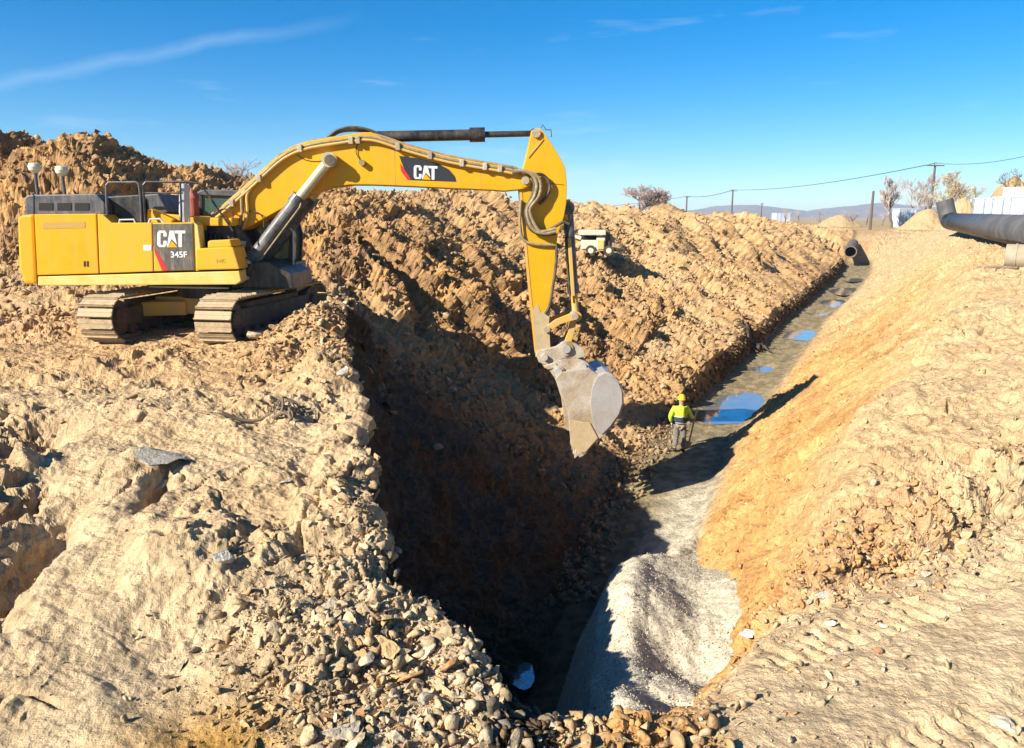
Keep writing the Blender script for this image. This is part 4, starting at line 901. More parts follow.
for p in ((548, 366), ): prism(b, [(543, 366), (556, 363), (558, 367), (548, 370)], -.45, .45, pv=-.45, bev=.02)
from_bm('coupler_hook', b, M['bucket'], bo)

# ------------------------------------------------------------------ pipes
def gz_at(x, y): return HG(x, y)
cd = Vector((.42, .907, 0)).normalized()
pc = atY(850.5, 252.0, 80.5); pb = pc+cd*9+Vector((0, 0, .5))
cv = bmesh.new(); tube_open(cv, pc, pb, .62, .09, 40)
for k in range(6): tube(cv, [pc+(pb-pc)*(.02+k*.09), pc+(pb-pc)*(.035+k*.09)], .65, 40, cap=False)
culv = from_bm('culvert_pipe', cv, M['culvert'], loc=pc)
tag(culv, 'round dark culvert pipe opening at the far end of the trench', 'pipe')
pr = atY(1024, 231, 29); pl = atY(950, 221.3, 58); dpp = (pl-pr).normalized(); pst = pr-dpp*14
pr_z = []
for q_s in (pst, pr, pl): pass
bp = empty('large_black_pipe', pst, 'large black plastic pipe lying on the bank with its far end turned up', 'pipe')
Rb = .60
bm = bmesh.new(); tube_open(bm, pst, pl, Rb, .05, 48); pbody = from_bm('pipe_body', bm, M['hdpe'], bp, smooth=True)
bm = bmesh.new()
for t in (.52, .9):
    c = pst+(pl-pst)*t; tube(bm, [c-dpp*.04, c-dpp*.02, c+dpp*.02, c+dpp*.04], [Rb, Rb+.012, Rb+.012, Rb], 48)
from_bm('weld_bead', bm, M['hdpe'], bp)
e1 = pl+dpp*.55+Vector((-.12, 0, .35)); e2 = pl+dpp*.7+Vector((-.55, 0, 1.55))
bm = bmesh.new(); tube(bm, [pl-dpp*.05, pl+dpp*.45+Vector((-.05,0,.10)), e1+Vector((-.1,0,.2)), e2], [Rb*1.01, Rb*1.02, Rb, Rb*.97], 40); from_bm('elbow', bm, M['hdpe'], bp, smooth=False)
g2 = ground_px(1006, 268); s2 = 24/F*(g2.y*cp-g2.z*sp)/2
c2 = g2+Vector((.1, .25, s2*.95)); d2v = Vector((.80, -.60, 0))
bm = bmesh.new(); tube_open(bm, c2, c2+d2v*7, s2, .035, 36)
for t in (.25, .6, 1.0): tube(bm, [c2+d2v*t, c2+d2v*(t+.06)], s2*1.06, 36, cap=False)
o = from_bm('dusty_pipe', bm, M['concrete'], loc=c2); tag(o, 'short tan dusty pipe end on the bank in front of the large black pipe', 'pipe')
p = ground_px(985, 268); q = ground_px(1018, 270)
bm = bmesh.new(); tube(bm, smooth_path([p, p+(q-p)*.4+Vector((0,.0,.05)), q+Vector((0,0,.06))], 5), [.05]*11, 8); o = from_bm('plank', bm, M['wood'], loc=p); tag(o, 'dark thin stick lying on the bank below the tan pipe end', 'stick')

# ------------------------------------------------------------------ roots and dry branches
def root_pile(name, px, py, wpx, n, label, seed, mt, cat):
    c = ground_px(px, py); w = wpx/F*(c.y*cp-c.z*sp); r = random.Random(seed); bm = bmesh.new()
    for k in range(n):
        a = r.uniform(0, 6.28); L_ = w*r.uniform(.25, .6); x0 = c+Vector((r.uniform(-.25, .25)*w, r.uniform(-.25, .25)*w, 0)); pts = []
        for i in range(6):
            t = i/5; a += r.uniform(-.5, .5); pts.append(x0+Vector((math.cos(a), math.sin(a), 0))*L_*(t-.4)+Vector((0, 0, w*.10*math.sin(t*3.1+r.random())+r.uniform(0, .06)*w)))
        for q in pts:
            h = HG(q.x, q.y); q.z = max(h+.01*w, h+(q.z-c.z))
        pts = smooth_path(pts, 4); rr = w*r.uniform(.012, .035); tube(bm, pts, [rr*(1-.7*i/len(pts)) for i in range(len(pts))], 7)
    o = from_bm(name, bm, M[mt], loc=c); return tag(o, label, cat)
root_pile('dry_branch', 286, 412, 62, 12, 'tangle of dry grey roots lying near the top of the pale bank', 3, 'wood', 'roots')
root_pile('root_clump', 752, 342, 46, 26, 'dark clump of exposed roots at the foot of the left trench slope', 4, 'root', 'roots')
b1 = ground_px(222, 415); b2 = ground_px(285, 407)
bm = bmesh.new(); mdl = [b1+(b2-b1)*t+Vector((0, 0, .05+.03*math.sin(t*9))) for t in (0, .3, .6, 1)]; mdl = [Vector((q.x, q.y, HG(q.x, q.y)+.04)) for q in mdl]
tube(bm, smooth_path(mdl, 5), .028, 8); o = from_bm('dry_branch', bm, M['wood'], loc=b1); tag(o, 'long straight dry branch left of the tangle of roots', 'branch')
# dark clods along the foot of the left slope
footm = ((GU > 6.1) & (GU < 6.93))*(Y_ > 24)*(Y_ < 82)*(.3+clump(71, .35))
scatter('debris', footm, 2600, .04, .20, 31, 1, 1.6, (.10, .065, .035))
scatter('debris', ((GU > 5.9) & (GU < 7.3))*(Y_ > 15)*(Y_ < 26), 1400, .03, .16, 32, 1, 2.0, (.30, .20, .11))

# ------------------------------------------------------------------ worker
fp = ground_px(679, 452.5); HGT = 57/F*(fp.y*cp-fp.z*sp)*1.0; ks = HGT/1.75
yaw = math.radians(-18)
PW = empty('person', fp, 'worker in yellow helmet and bright jacket standing in the trench, back turned', 'person')
def pw(x, y, z):
    c, s = math.cos(yaw), math.sin(yaw); return fp+Vector(((x*c-y*s)*ks, (x*s+y*c)*ks, z*ks))
def skin(name, nodes, edges, m, parent, sub=2, root=0):
    me = bpy.data.meshes.new(name); me.from_pydata([pw(*n[:3]) for n in nodes], edges, []); o = bpy.data.objects.new(name, me); COL.objects.link(o)
    md = o.modifiers.new('s', 'SKIN'); md.use_smooth_shade = True
    for i, n in enumerate(nodes):
        sv = me.skin_vertices[0].data[i]; rx = n[3]; ry = n[4] if len(n) > 4 else n[3]; sv.radius = (rx*ks, ry*ks); sv.use_root = (i == root)
    m2 = o.modifiers.new('u', 'SUBSURF'); m2.levels = sub; m2.render_levels = sub
    bpy.context.view_layer.update(); me2 = bpy.data.meshes.new_from_object(o.evaluated_get(bpy.context.evaluated_depsgraph_get()))
    bpy.data.objects.remove(o); me2.name = name; me2.materials.clear(); return link(name, me2, M[m], parent)
SH_R = (.21, 0, 1.40); SH_L = (-.21, 0, 1.40)
EL_R = (.30, .08, 1.14); HA_R = (.37, .30, 1.07); EL_L = (-.31, -.06, 1.14); HA_L = (-.27, .10, .90)
# body: one continuous figure
nodes = [(0,0,.95,.10,.07), (0,0,1.12,.10,.08), (0,0,1.30,.13,.09), (0,.01,1.42,.10,.08), (0,.03,1.50,.055), (0,.06,1.60,.085,.10), (0,.06,1.68,.08,.09),
         (.09,0,.88,.07), (.10,.02,.50,.06), (.11,0,.10,.045), (.12,.13,.04,.04,.03), (-.09,0,.88,.07), (-.11,.03,.50,.06), (-.14,0,.10,.045), (-.15,.13,.04,.04,.03),
         (*SH_R,.06), (*EL_R,.045), (*HA_R,.035), (*SH_L,.06), (*EL_L,.045), (*HA_L,.035)]
edges = [(0,1),(1,2),(2,3),(3,4),(4,5),(5,6),(0,7),(7,8),(8,9),(9,10),(0,11),(11,12),(12,13),(13,14),(2,15),(15,16),(16,17),(2,18),(18,19),(19,20)]
body = skin('body', nodes, edges, 'skin', PW)
skin('jacket', [(0,0,.98,.185,.14),(0,0,1.12,.18,.135),(0,0,1.30,.20,.145),(0,.0,1.43,.125,.10),(0,.02,1.485,.075,.07),(*SH_R,.085),(*EL_R,.07),(.355,.25,1.08,.055),(*SH_L,.085),(*EL_L,.07),(-.28,.06,.94,.055)],
     [(0,1),(1,2),(2,3),(3,4),(2,5),(5,6),(6,7),(2,8),(8,9),(9,10)], 'hivis', PW)
skin('jacket_hem', [(0,0,.90,.20,.16),(0,0,1.0,.19,.15)], [(0,1)], 'denim', PW, 2)
bm = bmesh.new()
def ring(bm, z0, z1, rx, ry, th=.0):
    n = 28; A = [bm.verts.new(pw(rx*math.cos(2*math.pi*k/n), ry*math.sin(2*math.pi*k/n), z0)) for k in range(n)]; B = [bm.verts.new(pw(rx*math.cos(2*math.pi*k/n)*1.02, ry*math.sin(2*math.pi*k/n)*1.02, z1)) for k in range(n)]
    for k in range(n): bm.faces.new((A[k], A[(k+1) % n], B[(k+1) % n], B[k]))
ring(bm, 1.01, 1.14, .205, .155); from_bm('dark_band', bm, M['navy'], PW)
bm = bmesh.new(); ring(bm, 1.145, 1.175, .212, .162); from_bm('reflective_stripe', bm, M['silver'], PW)
skin('trousers', [(0,0,.93,.16,.125),(.095,0,.82,.115),(.105,.03,.50,.095),(.11,0,.16,.085),(-.095,0,.82,.115),(-.115,.04,.50,.095),(-.14,0,.16,.085)], [(0,1),(1,2),(2,3),(0,4),(4,5),(5,6)], 'trousers', PW)
for sx, ax in ((.11, .12), (-.14, -.155)): skin('boot', [(sx,-.02,.16,.07),(sx,-.02,.06,.062,.06),(ax,.14,.045,.055,.045)], [(0,1),(1,2)], 'boots', PW)
def hand(c, d_, side):
    c = Vector(c); nodes = [(*c, .032, .04), (*(c+Vector(d_)*.07), .034, .045)]; edges = [(0, 1)]
    for f in range(4):
        o_ = Vector((0, 0, (f-1.5)*.02)); b0 = c+Vector(d_)*.09+o_; i = len(nodes)
        nodes += [(*b0, .012), (*(b0+Vector(d_)*.035+Vector((side*.012, 0, 0))), .011), (*(b0+Vector(d_)*.045+Vector((side*-.02, 0, -.01))), .009)]; edges += [(1, i), (i, i+1), (i+1, i+2)]
    i = len(nodes); nodes += [(*(c+Vector(d_)*.04+Vector((0, 0, .045))), .013), (*(c+Vector(d_)*.075+Vector((-side*.02, 0, .05))), .011)]; edges += [(0, i), (i, i+1)]
    return nodes, edges
n_, e_ = hand((.36, .27, 1.075), (.35, .85, -.15), 1); skin('glove', n_, e_, 'glove', PW, 1)
n_, e_ = hand((-.275, .08, .91), (.1, .5, -.8), -1); skin('glove', n_, e_, 'glove', PW, 1)
bm = bmesh.new()
prof_ = [(1.665, .125, .150), (1.675, .118, .140), (1.70, .112, .132), (1.76, .102, .122), (1.80, .080, .095), (1.825, .045, .055), (1.833, .01, .01)]
rr_ = []
for z, a, b_ in prof_: rr_.append([bm.verts.new(pw(a*math.cos(2*math.pi*k/28), .06+b_*math.sin(2*math.pi*k/28)+(.05 if (z < 1.68 and 3 < k < 11) else 0), z)) for k in range(28)])
for A, B in zip(rr_, rr_[1:]):
    for k in range(28): bm.faces.new((A[k], A[(k+1) % 28], B[(k+1) % 28], B[k]))
bm.faces.new(rr_[-1]); from_bm('helmet', bm, M['helmet'], PW, smooth=True)
skin('hair', [(0,.02,1.60,.075,.06),(0,.04,1.66,.09,.09)], [(0,1)], 'boots', PW, 1)
top_ = pw(.46, .34, 1.22); bot = pw(.22, .45, .03)
ha = pw(.40, .35, 1.06); dv = (ha-bot).normalized(); bm = bmesh.new(); tube(bm, [bot, ha+dv*.28*ks], .026*ks, 10); sh = from_bm('shovel', bm, M['shovelwood'], loc=bot)
tag(sh, 'light wooden shovel handle held upright in the right hand of the worker', 'shovel')
bm = bmesh.new(); c = bot; box(bm, bot+Vector((0, 0, .10)), (.20*ks, .02, .24*ks), Matrix.Rotation(.3, 3, 'Y'), .008); from_bm('blade', bm, M['bucket'], sh)

# ------------------------------------------------------------------ small pale machine on the far bench
gm = ground_px(600, 264)+Vector((0, 0, .42)); dm = gm.y*cp-gm.z*sp; u_ = dm/F*1.2
SMo = empty('site_truck', gm, 'small pale utility truck with a white roof parked on the spoil bench', 'truck')
def mb(name, parts, m, parent=SMo, bev=.04):
    bm = bmesh.new()
    for (x0, x1, y0, y1, z0, z1) in parts:   # pixels from (600,264): x right, z up; y metres away
        box(bm, gm+Vector(((x0+x1)/2*u_, (y0+y1)/2, (z0+z1)/2*u_)), ((x1-x0)*u_, y1-y0, (z1-z0)*u_), None, bev)
    return from_bm(name, bm, M[m], parent)
mb('chassis', [(-13, 14, .2, 1.9, 4, 7)], 'black')
hood_ = mb('hood', [(-15, -3, .1, 2.0, 7, 13), (-15.5, -4, 0.02, 2.05, 5.5, 7.5)], 'beige')
cabm = mb('cab', [(-3.2, 4, .05, 2.0, 4, 16)], 'beige')
mb('window', [(-14, -2.8, .25, 1.9, 13, 17)], 'seam', cabm, .02); mb('door_panel', [(-2.2, 2.8, .0, .05, 5.5, 13)], 'white_yellow', cabm, .01)
mb('roof', [(-15.5, 4.2, -.1, 2.2, 17, 21)], 'beige')
mb('side_equipment', [(4.2, 8.4, .2, 1.8, 5, 20)], 'trackframe'); mb('rear_engine', [(8.4, 12.5, .3, 1.7, 5, 17)], 'concrete')
mb('rear_deck', [(3, 20, .2, 1.8, 3.5, 5.5)], 'black')
for i, x in enumerate((-8, 7)):
    for yy in (-.02, 1.75):
        bm = bmesh.new(); c = gm+Vector((x*u_, yy, 4.4*u_)); tube(bm, [c, c+Vector((0, .28, 0))], 4.4*u_, 24); w_ = from_bm('wheel', bm, M['rubber'], SMo)
        bm = bmesh.new(); tube(bm, [c-Vector((0, .02, 0)), c+Vector((0, .02, 0))], 2.3*u_, 18); from_bm('rim', bm, M['beige'], w_)
bm = bmesh.new(); tube(bm, [gm+Vector((-15*u_, .8, 14*u_)), gm+Vector((-22*u_, .9, 16*u_)), gm+Vector((-27*u_, 1.0, 15*u_))], .10, 10); from_bm('boom_arm', bm, M['beige'], SMo)

# ------------------------------------------------------------------ containers, buildings, poles
def container(name, px0, px1, ytop, Y, dep, label, cat, m='container', zb=None, npan=6, blue=False):
    a = atY(px0, ytop, Y); b_ = atY(px1, ytop, Y); zb = -1.6 if zb is None else zb
    root = empty(name, Vector(((a.x+b_.x)/2, Y+dep/2, zb)), label, cat)
    w = b_.x-a.x; h = a.z-zb
    root['_r'] = math.atan2(root.location.x, root.location.y) if px0 > 950 else 0
    bm = bmesh.new(); box(bm, ((a.x+b_.x)/2, Y+dep/2, zb+h/2), (w, dep, h), None, .03); from_bm('wall', bm, M[m], root)
    bm = bmesh.new(); box(bm, ((a.x+b_.x)/2, Y+dep/2, zb+h+.05), (w+.12, dep+.12, .12), None, .02); from_bm('roof', bm, M[m], root)
    for k in range(npan):
        x = a.x+w*(k+.5)/npan; bm = bmesh.new(); box(bm, (x, Y-.03, zb+h*.5), (w/npan*.86, .05, h*.86), None, .01)
        for j in range(4): box(bm, (x, Y-.07, zb+h*(.2+.2*j)), (w/npan*.8, .04, .05))
        from_bm('panel', bm, M['panelblue'] if (blue and k % 3 == 2) else M[m], root)
    for k in range(npan+1):
        x = a.x+w*k/npan; bm = bmesh.new(); box(bm, (x, Y-.05, zb+h*.5), (.06, .06, h), None, .01); from_bm('frame_post', bm, M['panelline'], root)
    root.rotation_euler.z = -root['_r']; del root['_r']
    return root
container('shipping_container', 983, 1001.5, 199, 78, 2.4, 'white container directly above the black pipe, next to the earth heap', 'container', npan=2)
container('shipping_container', 1002.5, 1021, 197.6, 76, 2.4, 'white container with faint blue lines, second above the black pipe', 'container', npan=2)
container('shipping_container', 1022, 1046, 197.2, 75, 2.4, 'white container cut by the edge of the picture, beyond the other two', 'container', npan=2)
container('site_building', 1015, 1066, 187.5, 100, 3, 'taller white building behind the row of white containers', 'building', npan=2)
container('shipping_container', 900.5, 920, 209, 125, 2.6, 'white container with blue panels at the foot of the bare conical tree', 'container', npan=6, blue=True)
container('site_building', 777, 791, 213.2, 300, 6, 'tiny low white building on the plain near the mountains', 'building', npan=3)
def utility_pole(px, ytop, Y, label, arm=True, r=.16, zb=-1.6, grp=None):
    t = atY(px, ytop, Y); root = empty('utility_pole', Vector((t.x, Y, zb)), label, 'utility pole', grp)
    bm = bmesh.new(); tube(bm, [Vector((t.x, Y, zb)), Vector((t.x, Y, t.z))], [r*1.25, r], 12); from_bm('pole', bm, M['pole'], root)
    if arm:
        bm = bmesh.new(); box(bm, (t.x, Y-.15, t.z-.45), (2.6, .14, .16), None, .02); ca = from_bm('crossarm', bm, M['pole'], root)
        for dx in (-1.15, 0, 1.15):
            bm = bmesh.new(); tube(bm, [Vector((t.x+dx, Y-.15, t.z-.37)), Vector((t.x+dx, Y-.15, t.z-.2)), Vector((t.x+dx, Y-.15, t.z-.12))], [.05, .07, .03], 10); from_bm('insulator', bm, M['container'], ca)
    return Vector((t.x, Y-.15, t.z-.1))
G_ = 'poles of the overhead line'
q4 = utility_pole(687, 196, 330, 'slim overhead line pole next to the round bare tree', r=.3)
q3 = utility_pole(733, 189.5, 250, 'overhead line pole above the spoil heap, left of the mountains', r=.24)
q2 = utility_pole(935.5, 162.5, 118, 'tallest utility pole with crossarm behind the upturned pipe end', r=.15)
utility_pole(873.5, 191, 105, 'thick dark wooden post without crossarm left of the conical tree', arm=False, r=.15)
utility_pole(762, 203, 430, 'faint far pole in front of the mountains', r=.3)
q1 = atY(1060, 147, 92)
def wire(a, b_, sag, label, r):
    pts = [a+(b_-a)*t+Vector((0, 0, -sag*4*t*(1-t))) for t in [i/24 for i in range(25)]]
    bm = bmesh.new(); tube(bm, pts, r, 6); o = from_bm('overhead_wire', bm, M['cable'], loc=a); return tag(o, label, 'wire')
wire(q1, q2, .8, 'overhead wire between the tallest pole and the picture edge', .035)
wire(q2, q3, 1.2, 'long overhead wire between the tallest pole and the pole by the mountains', .06)
wire(q3, q4, 1.0, 'overhead wire between the two slim poles on the horizon', .09)
q0 = q4+Vector((-70, 90, -4)); wire(q4, q0, 2, 'overhead wire running down behind the round bare tree', .08)

# ------------------------------------------------------------------ mounds on the plain
def mound(px, ytop, Y, wpx, label, seed, col=(.36,.25,.13)):
    t = atY(px, ytop, Y); zb = -1.65; h = t.z-zb; R = wpx/2/F*Y; n = 56; V = []; Fc = []
    xs = np.linspace(-1.35, 1.35, n); A, B = np.meshgrid(xs, xs); r0 = np.sqrt(A*A+B*B)
    z = h*(1.18*np.exp(-(r0/.62)**2*1.1)-.18)
    z = z+h*(.10*fbm(A*3+seed, B*3, A*0, 4, seed)*1.6+.05*fbm(A*12, B*12, A*0, 3, seed+1))
    V = np.stack([t.x+A*R, Y+B*R, zb+z], -1).reshape(-1, 3); idx = np.arange(n*n).reshape(n, n)
    q = np.stack([idx[:-1, :-1], idx[:-1, 1:], idx[1:, 1:], idx[1:, :-1]], -1).reshape(-1, 4)
    me = bpy.data.meshes.new('earth_mound'); me.from_pydata((V-np.array([t.x, Y, zb])).tolist(), [], q.tolist())
    a = me.color_attributes.new('soil', 'FLOAT_COLOR', 'POINT'); a.data.foreach_set('color', np.tile(np.array(col+(1,)), (n*n, 1)).reshape(-1).astype(np.float32)); me.materials.append(M['soil'])
    o = bpy.data.objects.new('earth_mound', me); COL.objects.link(o); o.location = (t.x, Y, zb); return tag(o, label, 'earth mound')
mound(964, 197.5, 95, 60, 'cone of tan earth right of the upturned pipe end', 1)
mound(928, 209.5, 102, 74, 'low tan earth mound left of the upturned pipe end', 2)
mound(1014, 177, 150, 84, 'big brown earth mound behind the white building', 3, (.30,.20,.09))
mound(838, 215.5, 135, 62, 'small low earth mound on the plain beyond the culvert pipe', 4)
mound(990, 200, 110, 50, 'tan earth mound behind the first white container', 5)

# ------------------------------------------------------------------ trees
def tree(name, px, ytop, Y, wpx, label, seed, mt='twig', depth=7, upright=0., zb=-1.6, tr=None, fan=.55, cat='tree', nb=(2, 4), tw=.012):
    t = atY(px, ytop, Y); H = t.z-zb; Wd = wpx/F*Y/2; r = random.Random(seed); root = empty(name, Vector((t.x, Y, zb)), label, cat)
    tb_ = bmesh.new(); cb_ = bmesh.new(); base = Vector((t.x, Y, zb)); R0 = tr or H*.022; cnt = [0]
    def grow(p, d_, L_, rad, lev):
        if cnt[0] > 9000: return
        cnt[0] += 1; pts = [p]; q = p.copy(); dd = d_.copy(); n = 3
        for i in range(n):
            dd = (dd+Vector((r.gauss(0, .13), r.gauss(0, .13), r.gauss(0, .10)+.05+upright*.1))).normalized(); q = q+dd*L_/n; pts.append(q.copy())
        tube(tb_ if lev < 2 else cb_, pts, [rad*(1-.4*i/n) for i in range(n+1)], 7 if lev < 2 else (4 if lev < 4 else 3), cap=False)
        if lev >= depth: return
        for k in range(r.randint(*nb)):
            f = r.uniform(.35, 1) if k else 1.; i = min(n, max(1, int(round(f*n)))); s = pts[i]
            ax = Vector((r.gauss(0, 1), r.gauss(0, 1), r.gauss(0, .5))).normalized(); nd = (dd+ax*fan*(1.15 if lev else 1.0)+Vector((0, 0, upright*.5))).normalized()
            e = s+nd*L_*.7
            if abs(e.x-t.x) > Wd*1.05 or e.z > t.z+.02*H: nd = (nd+Vector(((t.x-e.x)/Wd*.7, (Y-e.y)/Wd*.7, -.3 if e.z > t.z else 0))).normalized()
            grow(s, nd, L_*r.uniform(.62, .82), max(rad*.6, H*.0024), lev+1)
    grow(base, Vector((0, 0, 1)), H*.27, R0, 0)
    vs = [v.co for v in cb_.verts]; tz = max(c.z for c in vs); wx = sorted(abs(c.x-t.x) for c in vs)[int(len(vs)*.985)]; wy = sorted(abs(c.y-Y) for c in vs)[int(len(vs)*.985)]
    for b_ in (tb_, cb_):
        for v in b_.verts: v.co = Vector((t.x+(v.co.x-t.x)*Wd/wx, Y+(v.co.y-Y)*Wd/wy, zb+(v.co.z-zb)*H/(tz-zb)))
    from_bm('trunk', tb_, M['bark'], root, recalc=False); from_bm('crown', cb_, M[mt], root, recalc=False); return root
tree('bare_tree', 638, 183, 120, 56, 'round bare tree with fine grey twigs behind the spoil heap', 3, depth=7, fan=.8, nb=(3, 4))
tree('bare_tree', 897, 175, 120, 26, 'narrow dark conical bare tree above the blue and white container', 5, 'twig', depth=7, upright=.5, fan=.42, nb=(3, 3))
tree('bare_tree', 921, 172, 140, 34, 'pale hazy bare tree left of the tallest pole', 6, 'twig', depth=6, upright=.2, fan=.5, nb=(3, 3))
tree('bare_tree', 927, 190, 115, 26, 'short brown bushy tree at the foot of the tallest pole', 16, 'twig', depth=6, upright=.2, fan=.6, nb=(3, 3))
tree('willow_tree', 956, 167, 110, 46, 'bare yellowish tree with a broad crown right of the tallest pole', 7, 'twig_y', depth=7, fan=.75, nb=(3, 3))
tree('willow_tree', 977, 181, 120, 32, 'smaller round yellow brown tree right of the broad crowned one', 8, 'twig_y', depth=6, fan=.8, nb=(3, 3))
tree('bare_tree', 1020, 166, 120, 34, 'dark bare twigs above the brown mound at the picture edge', 9, 'bark', depth=6, fan=.7, nb=(3, 3))
for i, (x, yt, w) in enumerate(((196, 160, 40), (228, 156, 48), (250, 164, 34))):
    tree('bare_shrub', x, yt, 62, w, ['low grey twiggy shrub just right of the dark spoil crest', 'middle and tallest of three twiggy shrubs behind the spoil crest', 'twiggy shrub nearest the boom behind the spoil crest'][i], 20+i, 'twig', depth=5, fan=.55, nb=(3, 3), zb=.4, cat='shrub', upright=.2)
for i, (x, yt, w, Y) in enumerate(((822, 209, 16, 190), (852, 210, 20, 170), (868, 208, 16, 165), (884, 208, 14, 150), (800, 209, 12, 260), (745, 211, 10, 300), (786, 207, 12, 260))):
    tree('bare_shrub', x, yt, Y, w, None, 40+i, 'twig', depth=5, fan=.7, nb=(3, 3), cat='shrub')
    COL.objects[-1] if False else None
SL = ['brown shrub at the foot of the right mountain, left of the low mound', 'brown bush just right of the low earth mound on the plain', 'brown bush touching the thick dark post', 'brown bush between the thick dark post and the conical tree', 'small bare tree on the plain below the mountain gap', 'tiny shrub right of the pole by the mountains', 'small bare tree next to the tiny white building']
for o, l in zip([o for o in COL.objects if o.name.startswith('bare_shrub') and not o.get('label')], SL): o['label'] = l

# ------------------------------------------------------------------ mountains and air
def mountains():
    pr_ = [(600, 217), (660, 214), (690, 210), (712, 206.5), (735, 205), (758, 204.6), (778, 207), (795, 210), (806, 211.5), (822, 209), (840, 206.5), (862, 204), (880, 202.5), (900, 204), (930, 207), (980, 210), (1060, 213), (1200, 216)]
    xs = np.linspace(600, 1200, 260); yt = np.interp(xs, [p[0] for p in pr_], [p[1] for p in pr_]); nd = 26; V = []
    for j in range(nd):
        Y = 2500+j*45; f = math.sin(math.pi*min(1, (j+.0)/(nd-1)))**.8
        for x, y in zip(xs, yt):
            t = atY(x, y, 3000); V.append((t.x*Y/3000, Y, -3+(t.z+3)*f))
    V = np.array(V); nz = fbm(V[:, 0]/160, V[:, 1]/160, V[:, 0]*0, 5, 4)-np.abs(fbm(V[:, 0]/90, V[:, 1]/90, V[:, 0]*0, 3, 8))*.5
    V[:, 2] += nz*9*np.clip(V[:, 2]/30, 0, 1)
    idx = np.arange(nd*260).reshape(nd, 260); q = np.stack([idx[:-1, :-1], idx[:-1, 1:], idx[1:, 1:], idx[1:, :-1]], -1).reshape(-1, 4)
    me = bpy.data.meshes.new('mountains'); me.from_pydata(V.tolist(), [], q.tolist()); me.materials.append(mat('mountain_rock', (.16, .15, .16), .95, dirt=(.30, .27, .26), dirt_scale=.01))
    o = bpy.data.objects.new('mountains', me); COL.objects.link(o); o['kind'] = 'structure'
mountains()
bm = bmesh.new(); box(bm, (300, 1900, 26), (7000, 4600, 78)); hz_ = from_bm('haze', bm)
hm = bpy.data.materials.new('haze_air'); hm.use_nodes = True; nt_ = hm.node_tree; nt_.nodes.remove(nt_.nodes['Principled BSDF'])
pv_ = nt_.nodes.new('ShaderNodeVolumePrincipled'); pv_.inputs['Color'].default_value = (.78, .88, 1, 1); pv_.inputs['Density'].default_value = .0002; pv_.inputs['Anisotropy'].default_value = .1
nt_.links.new(pv_.outputs[0], nt_.nodes['Material Output'].inputs['Volume']); hz_.data.materials.append(hm); hz_['kind'] = 'stuff'
# ------------------------------------------------------------------ camera, light, sky
cam = bpy.data.cameras.new('camera'); co = bpy.data.objects.new('camera', cam); COL.objects.link(co)
cam.sensor_width = 36; cam.lens = 36*F/1024; cam.clip_end = 20000; cam.clip_start = .1
co.rotation_euler = (math.pi/2-PITCH, 0, 0); SC.camera = co
AZ, EL = math.radians(54), math.radians(31)      # direction the light travels (from +Y towards +X) and sun height
d = Vector((math.sin(AZ)*math.cos(EL), math.cos(AZ)*math.cos(EL), -math.sin(EL)))
sun = bpy.data.lights.new('sun', 'SUN'); so = bpy.data.objects.new('sun', sun); COL.objects.link(so)
sun.energy = 5.0; sun.angle = math.radians(.5); sun.color = (1.0, .93, .82)
so.rotation_euler = d.to_track_quat('-Z', 'Y').to_euler(); so.location = (-20, -20, 30)
W = bpy.data.worlds.new('World'); SC.world = W; W.use_nodes = True
nt = W.node_tree; L = nt.links; bg = nt.nodes['Background']
sky = nt.nodes.new('ShaderNodeTexSky'); sky.sky_type = 'NISHITA'; sky.sun_disc = False
sky.sun_elevation = EL; sky.sun_rotation = math.atan2(-d.x, -d.y); sky.altitude = 1500; sky.air_density = 1.0; sky.dust_density = .0; sky.ozone_density = 3.0
hs = nt.nodes.new('ShaderNodeHueSaturation'); hs.inputs['Saturation'].default_value = 1.5; hs.inputs['Hue'].default_value = .495
L.new(sky.outputs[0], hs.inputs['Color'])
tc = nt.nodes.new('ShaderNodeTexCoord'); mp = nt.nodes.new('ShaderNodeMapping'); mp.inputs['Scale'].default_value = (2.0, 2.0, 16.0); mp.inputs['Rotation'].default_value = (0, math.radians(-12), 0)
L.new(tc.outputs['Generated'], mp.inputs['Vector'])
nz = nt.nodes.new('ShaderNodeTexNoise'); nz.inputs['Scale'].default_value = 1.6; nz.inputs['Detail'].default_value = 8; nz.inputs['Roughness'].default_value = .6
L.new(mp.outputs[0], nz.inputs['Vector'])
rp = nt.nodes.new('ShaderNodeValToRGB'); rp.color_ramp.elements[0].position = .60; rp.color_ramp.elements[1].position = .85; rp.color_ramp.elements[1].color = (.35, .35, .35, 1)
L.new(nz.outputs['Fac'], rp.inputs['Fac'])
mx = nt.nodes.new('ShaderNodeMixRGB'); mx.inputs['Color2'].default_value = (7, 8, 9, 1)
L.new(rp.outputs[0], mx.inputs['Fac']); 
k1 = nt.nodes.new('ShaderNodeVectorMath'); k1.operation = 'MULTIPLY_ADD'; k1.inputs[1].default_value = (.022,)*3; k1.inputs[2].default_value = (1, 1, 1)
k2 = nt.nodes.new('ShaderNodeVectorMath'); k2.operation = 'DIVIDE'
L.new(hs.outputs[0], k1.inputs[0]); L.new(hs.outputs[0], k2.inputs[0]); L.new(k1.outputs[0], k2.inputs[1]); 
k3 = nt.nodes.new('ShaderNodeVectorMath'); k3.operation = 'MULTIPLY'; k3.inputs[1].default_value = (.85, 1.05, 1.22); L.new(k2.outputs[0], k3.inputs[0]); L.new(k3.outputs[0], mx.inputs['Color1']); L.new(mx.outputs[0], bg.inputs['Color'])

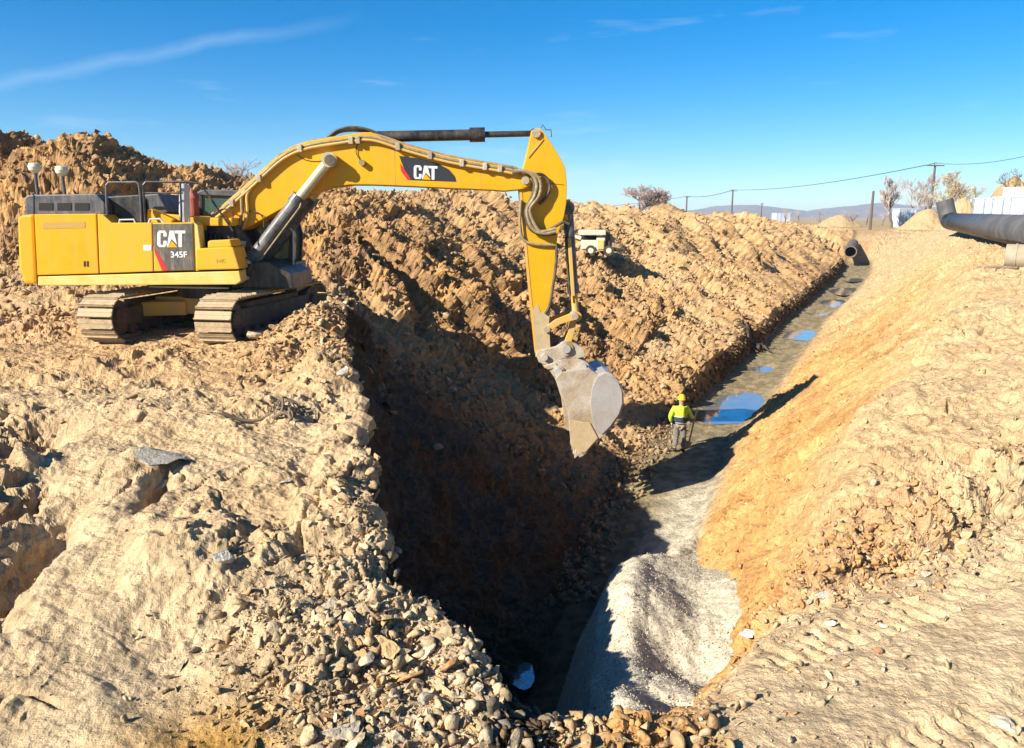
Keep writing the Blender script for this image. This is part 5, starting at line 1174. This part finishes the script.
# one thin streak of high cloud, low in the upper left of the sky
def dirn(px, py): return ray(px, py).normalized()
A_, B_ = dirn(-60, 96), dirn(300, 26); nn = A_.cross(B_).normalized(); tt = (B_-A_).normalized(); mid_ = ((A_+B_)/2).dot(tt)
def vdot(v):
    n = nt.nodes.new('ShaderNodeVectorMath'); n.operation = 'DOT_PRODUCT'; n.inputs[1].default_value = tuple(v); L.new(tc.outputs['Generated'], n.inputs[0]); return n.outputs['Value']
def mth(op, a, b=None, c=None):
    n = nt.nodes.new('ShaderNodeMath'); n.operation = op
    for i, q in enumerate((a, b, c)):
        if q is None: continue
        if isinstance(q, (int, float)): n.inputs[i].default_value = q
        else: L.new(q, n.inputs[i])
    return n.outputs[0]
wn = nt.nodes.new('ShaderNodeTexNoise'); wn.inputs['Scale'].default_value = 9; wn.inputs['Detail'].default_value = 8; L.new(tc.outputs['Generated'], wn.inputs['Vector'])
dn = mth('ADD', vdot(nn), mth('MULTIPLY_ADD', wn.outputs['Fac'], .03, -.015))
band = mth('MAXIMUM', mth('SUBTRACT', 1, mth('DIVIDE', mth('ABSOLUTE', dn), .010)), 0)
al_ = mth('SUBTRACT', vdot(tt), mid_); ln = mth('MAXIMUM', mth('SUBTRACT', 1, mth('POWER', mth('DIVIDE', mth('ABSOLUTE', al_), .26), 3)), 0)
front = mth('GREATER_THAN', vdot((0, 1, 0)), 0)
fac = mth('MULTIPLY', mth('MULTIPLY', mth('MULTIPLY', band, ln), front), mth('MULTIPLY', wn.outputs['Fac'], .2))
m9 = nt.nodes.new('ShaderNodeMixRGB'); L.new(fac, m9.inputs['Fac']); L.new(mx.outputs[0], m9.inputs['Color1']); m9.inputs['Color2'].default_value = (8.5, 9.5, 10.5, 1); L.new(m9.outputs[0], bg.inputs['Color'])
bg.inputs['Strength'].default_value = .06
SC.view_settings.view_transform = 'Standard'; SC.view_settings.look = 'None'; SC.view_settings.exposure = 1.25; SC.view_settings.gamma = 1
SC.render.engine = 'CYCLES'; SC.cycles.max_bounces = 5; SC.cycles.diffuse_bounces = 3
SC.cycles.use_denoising = True
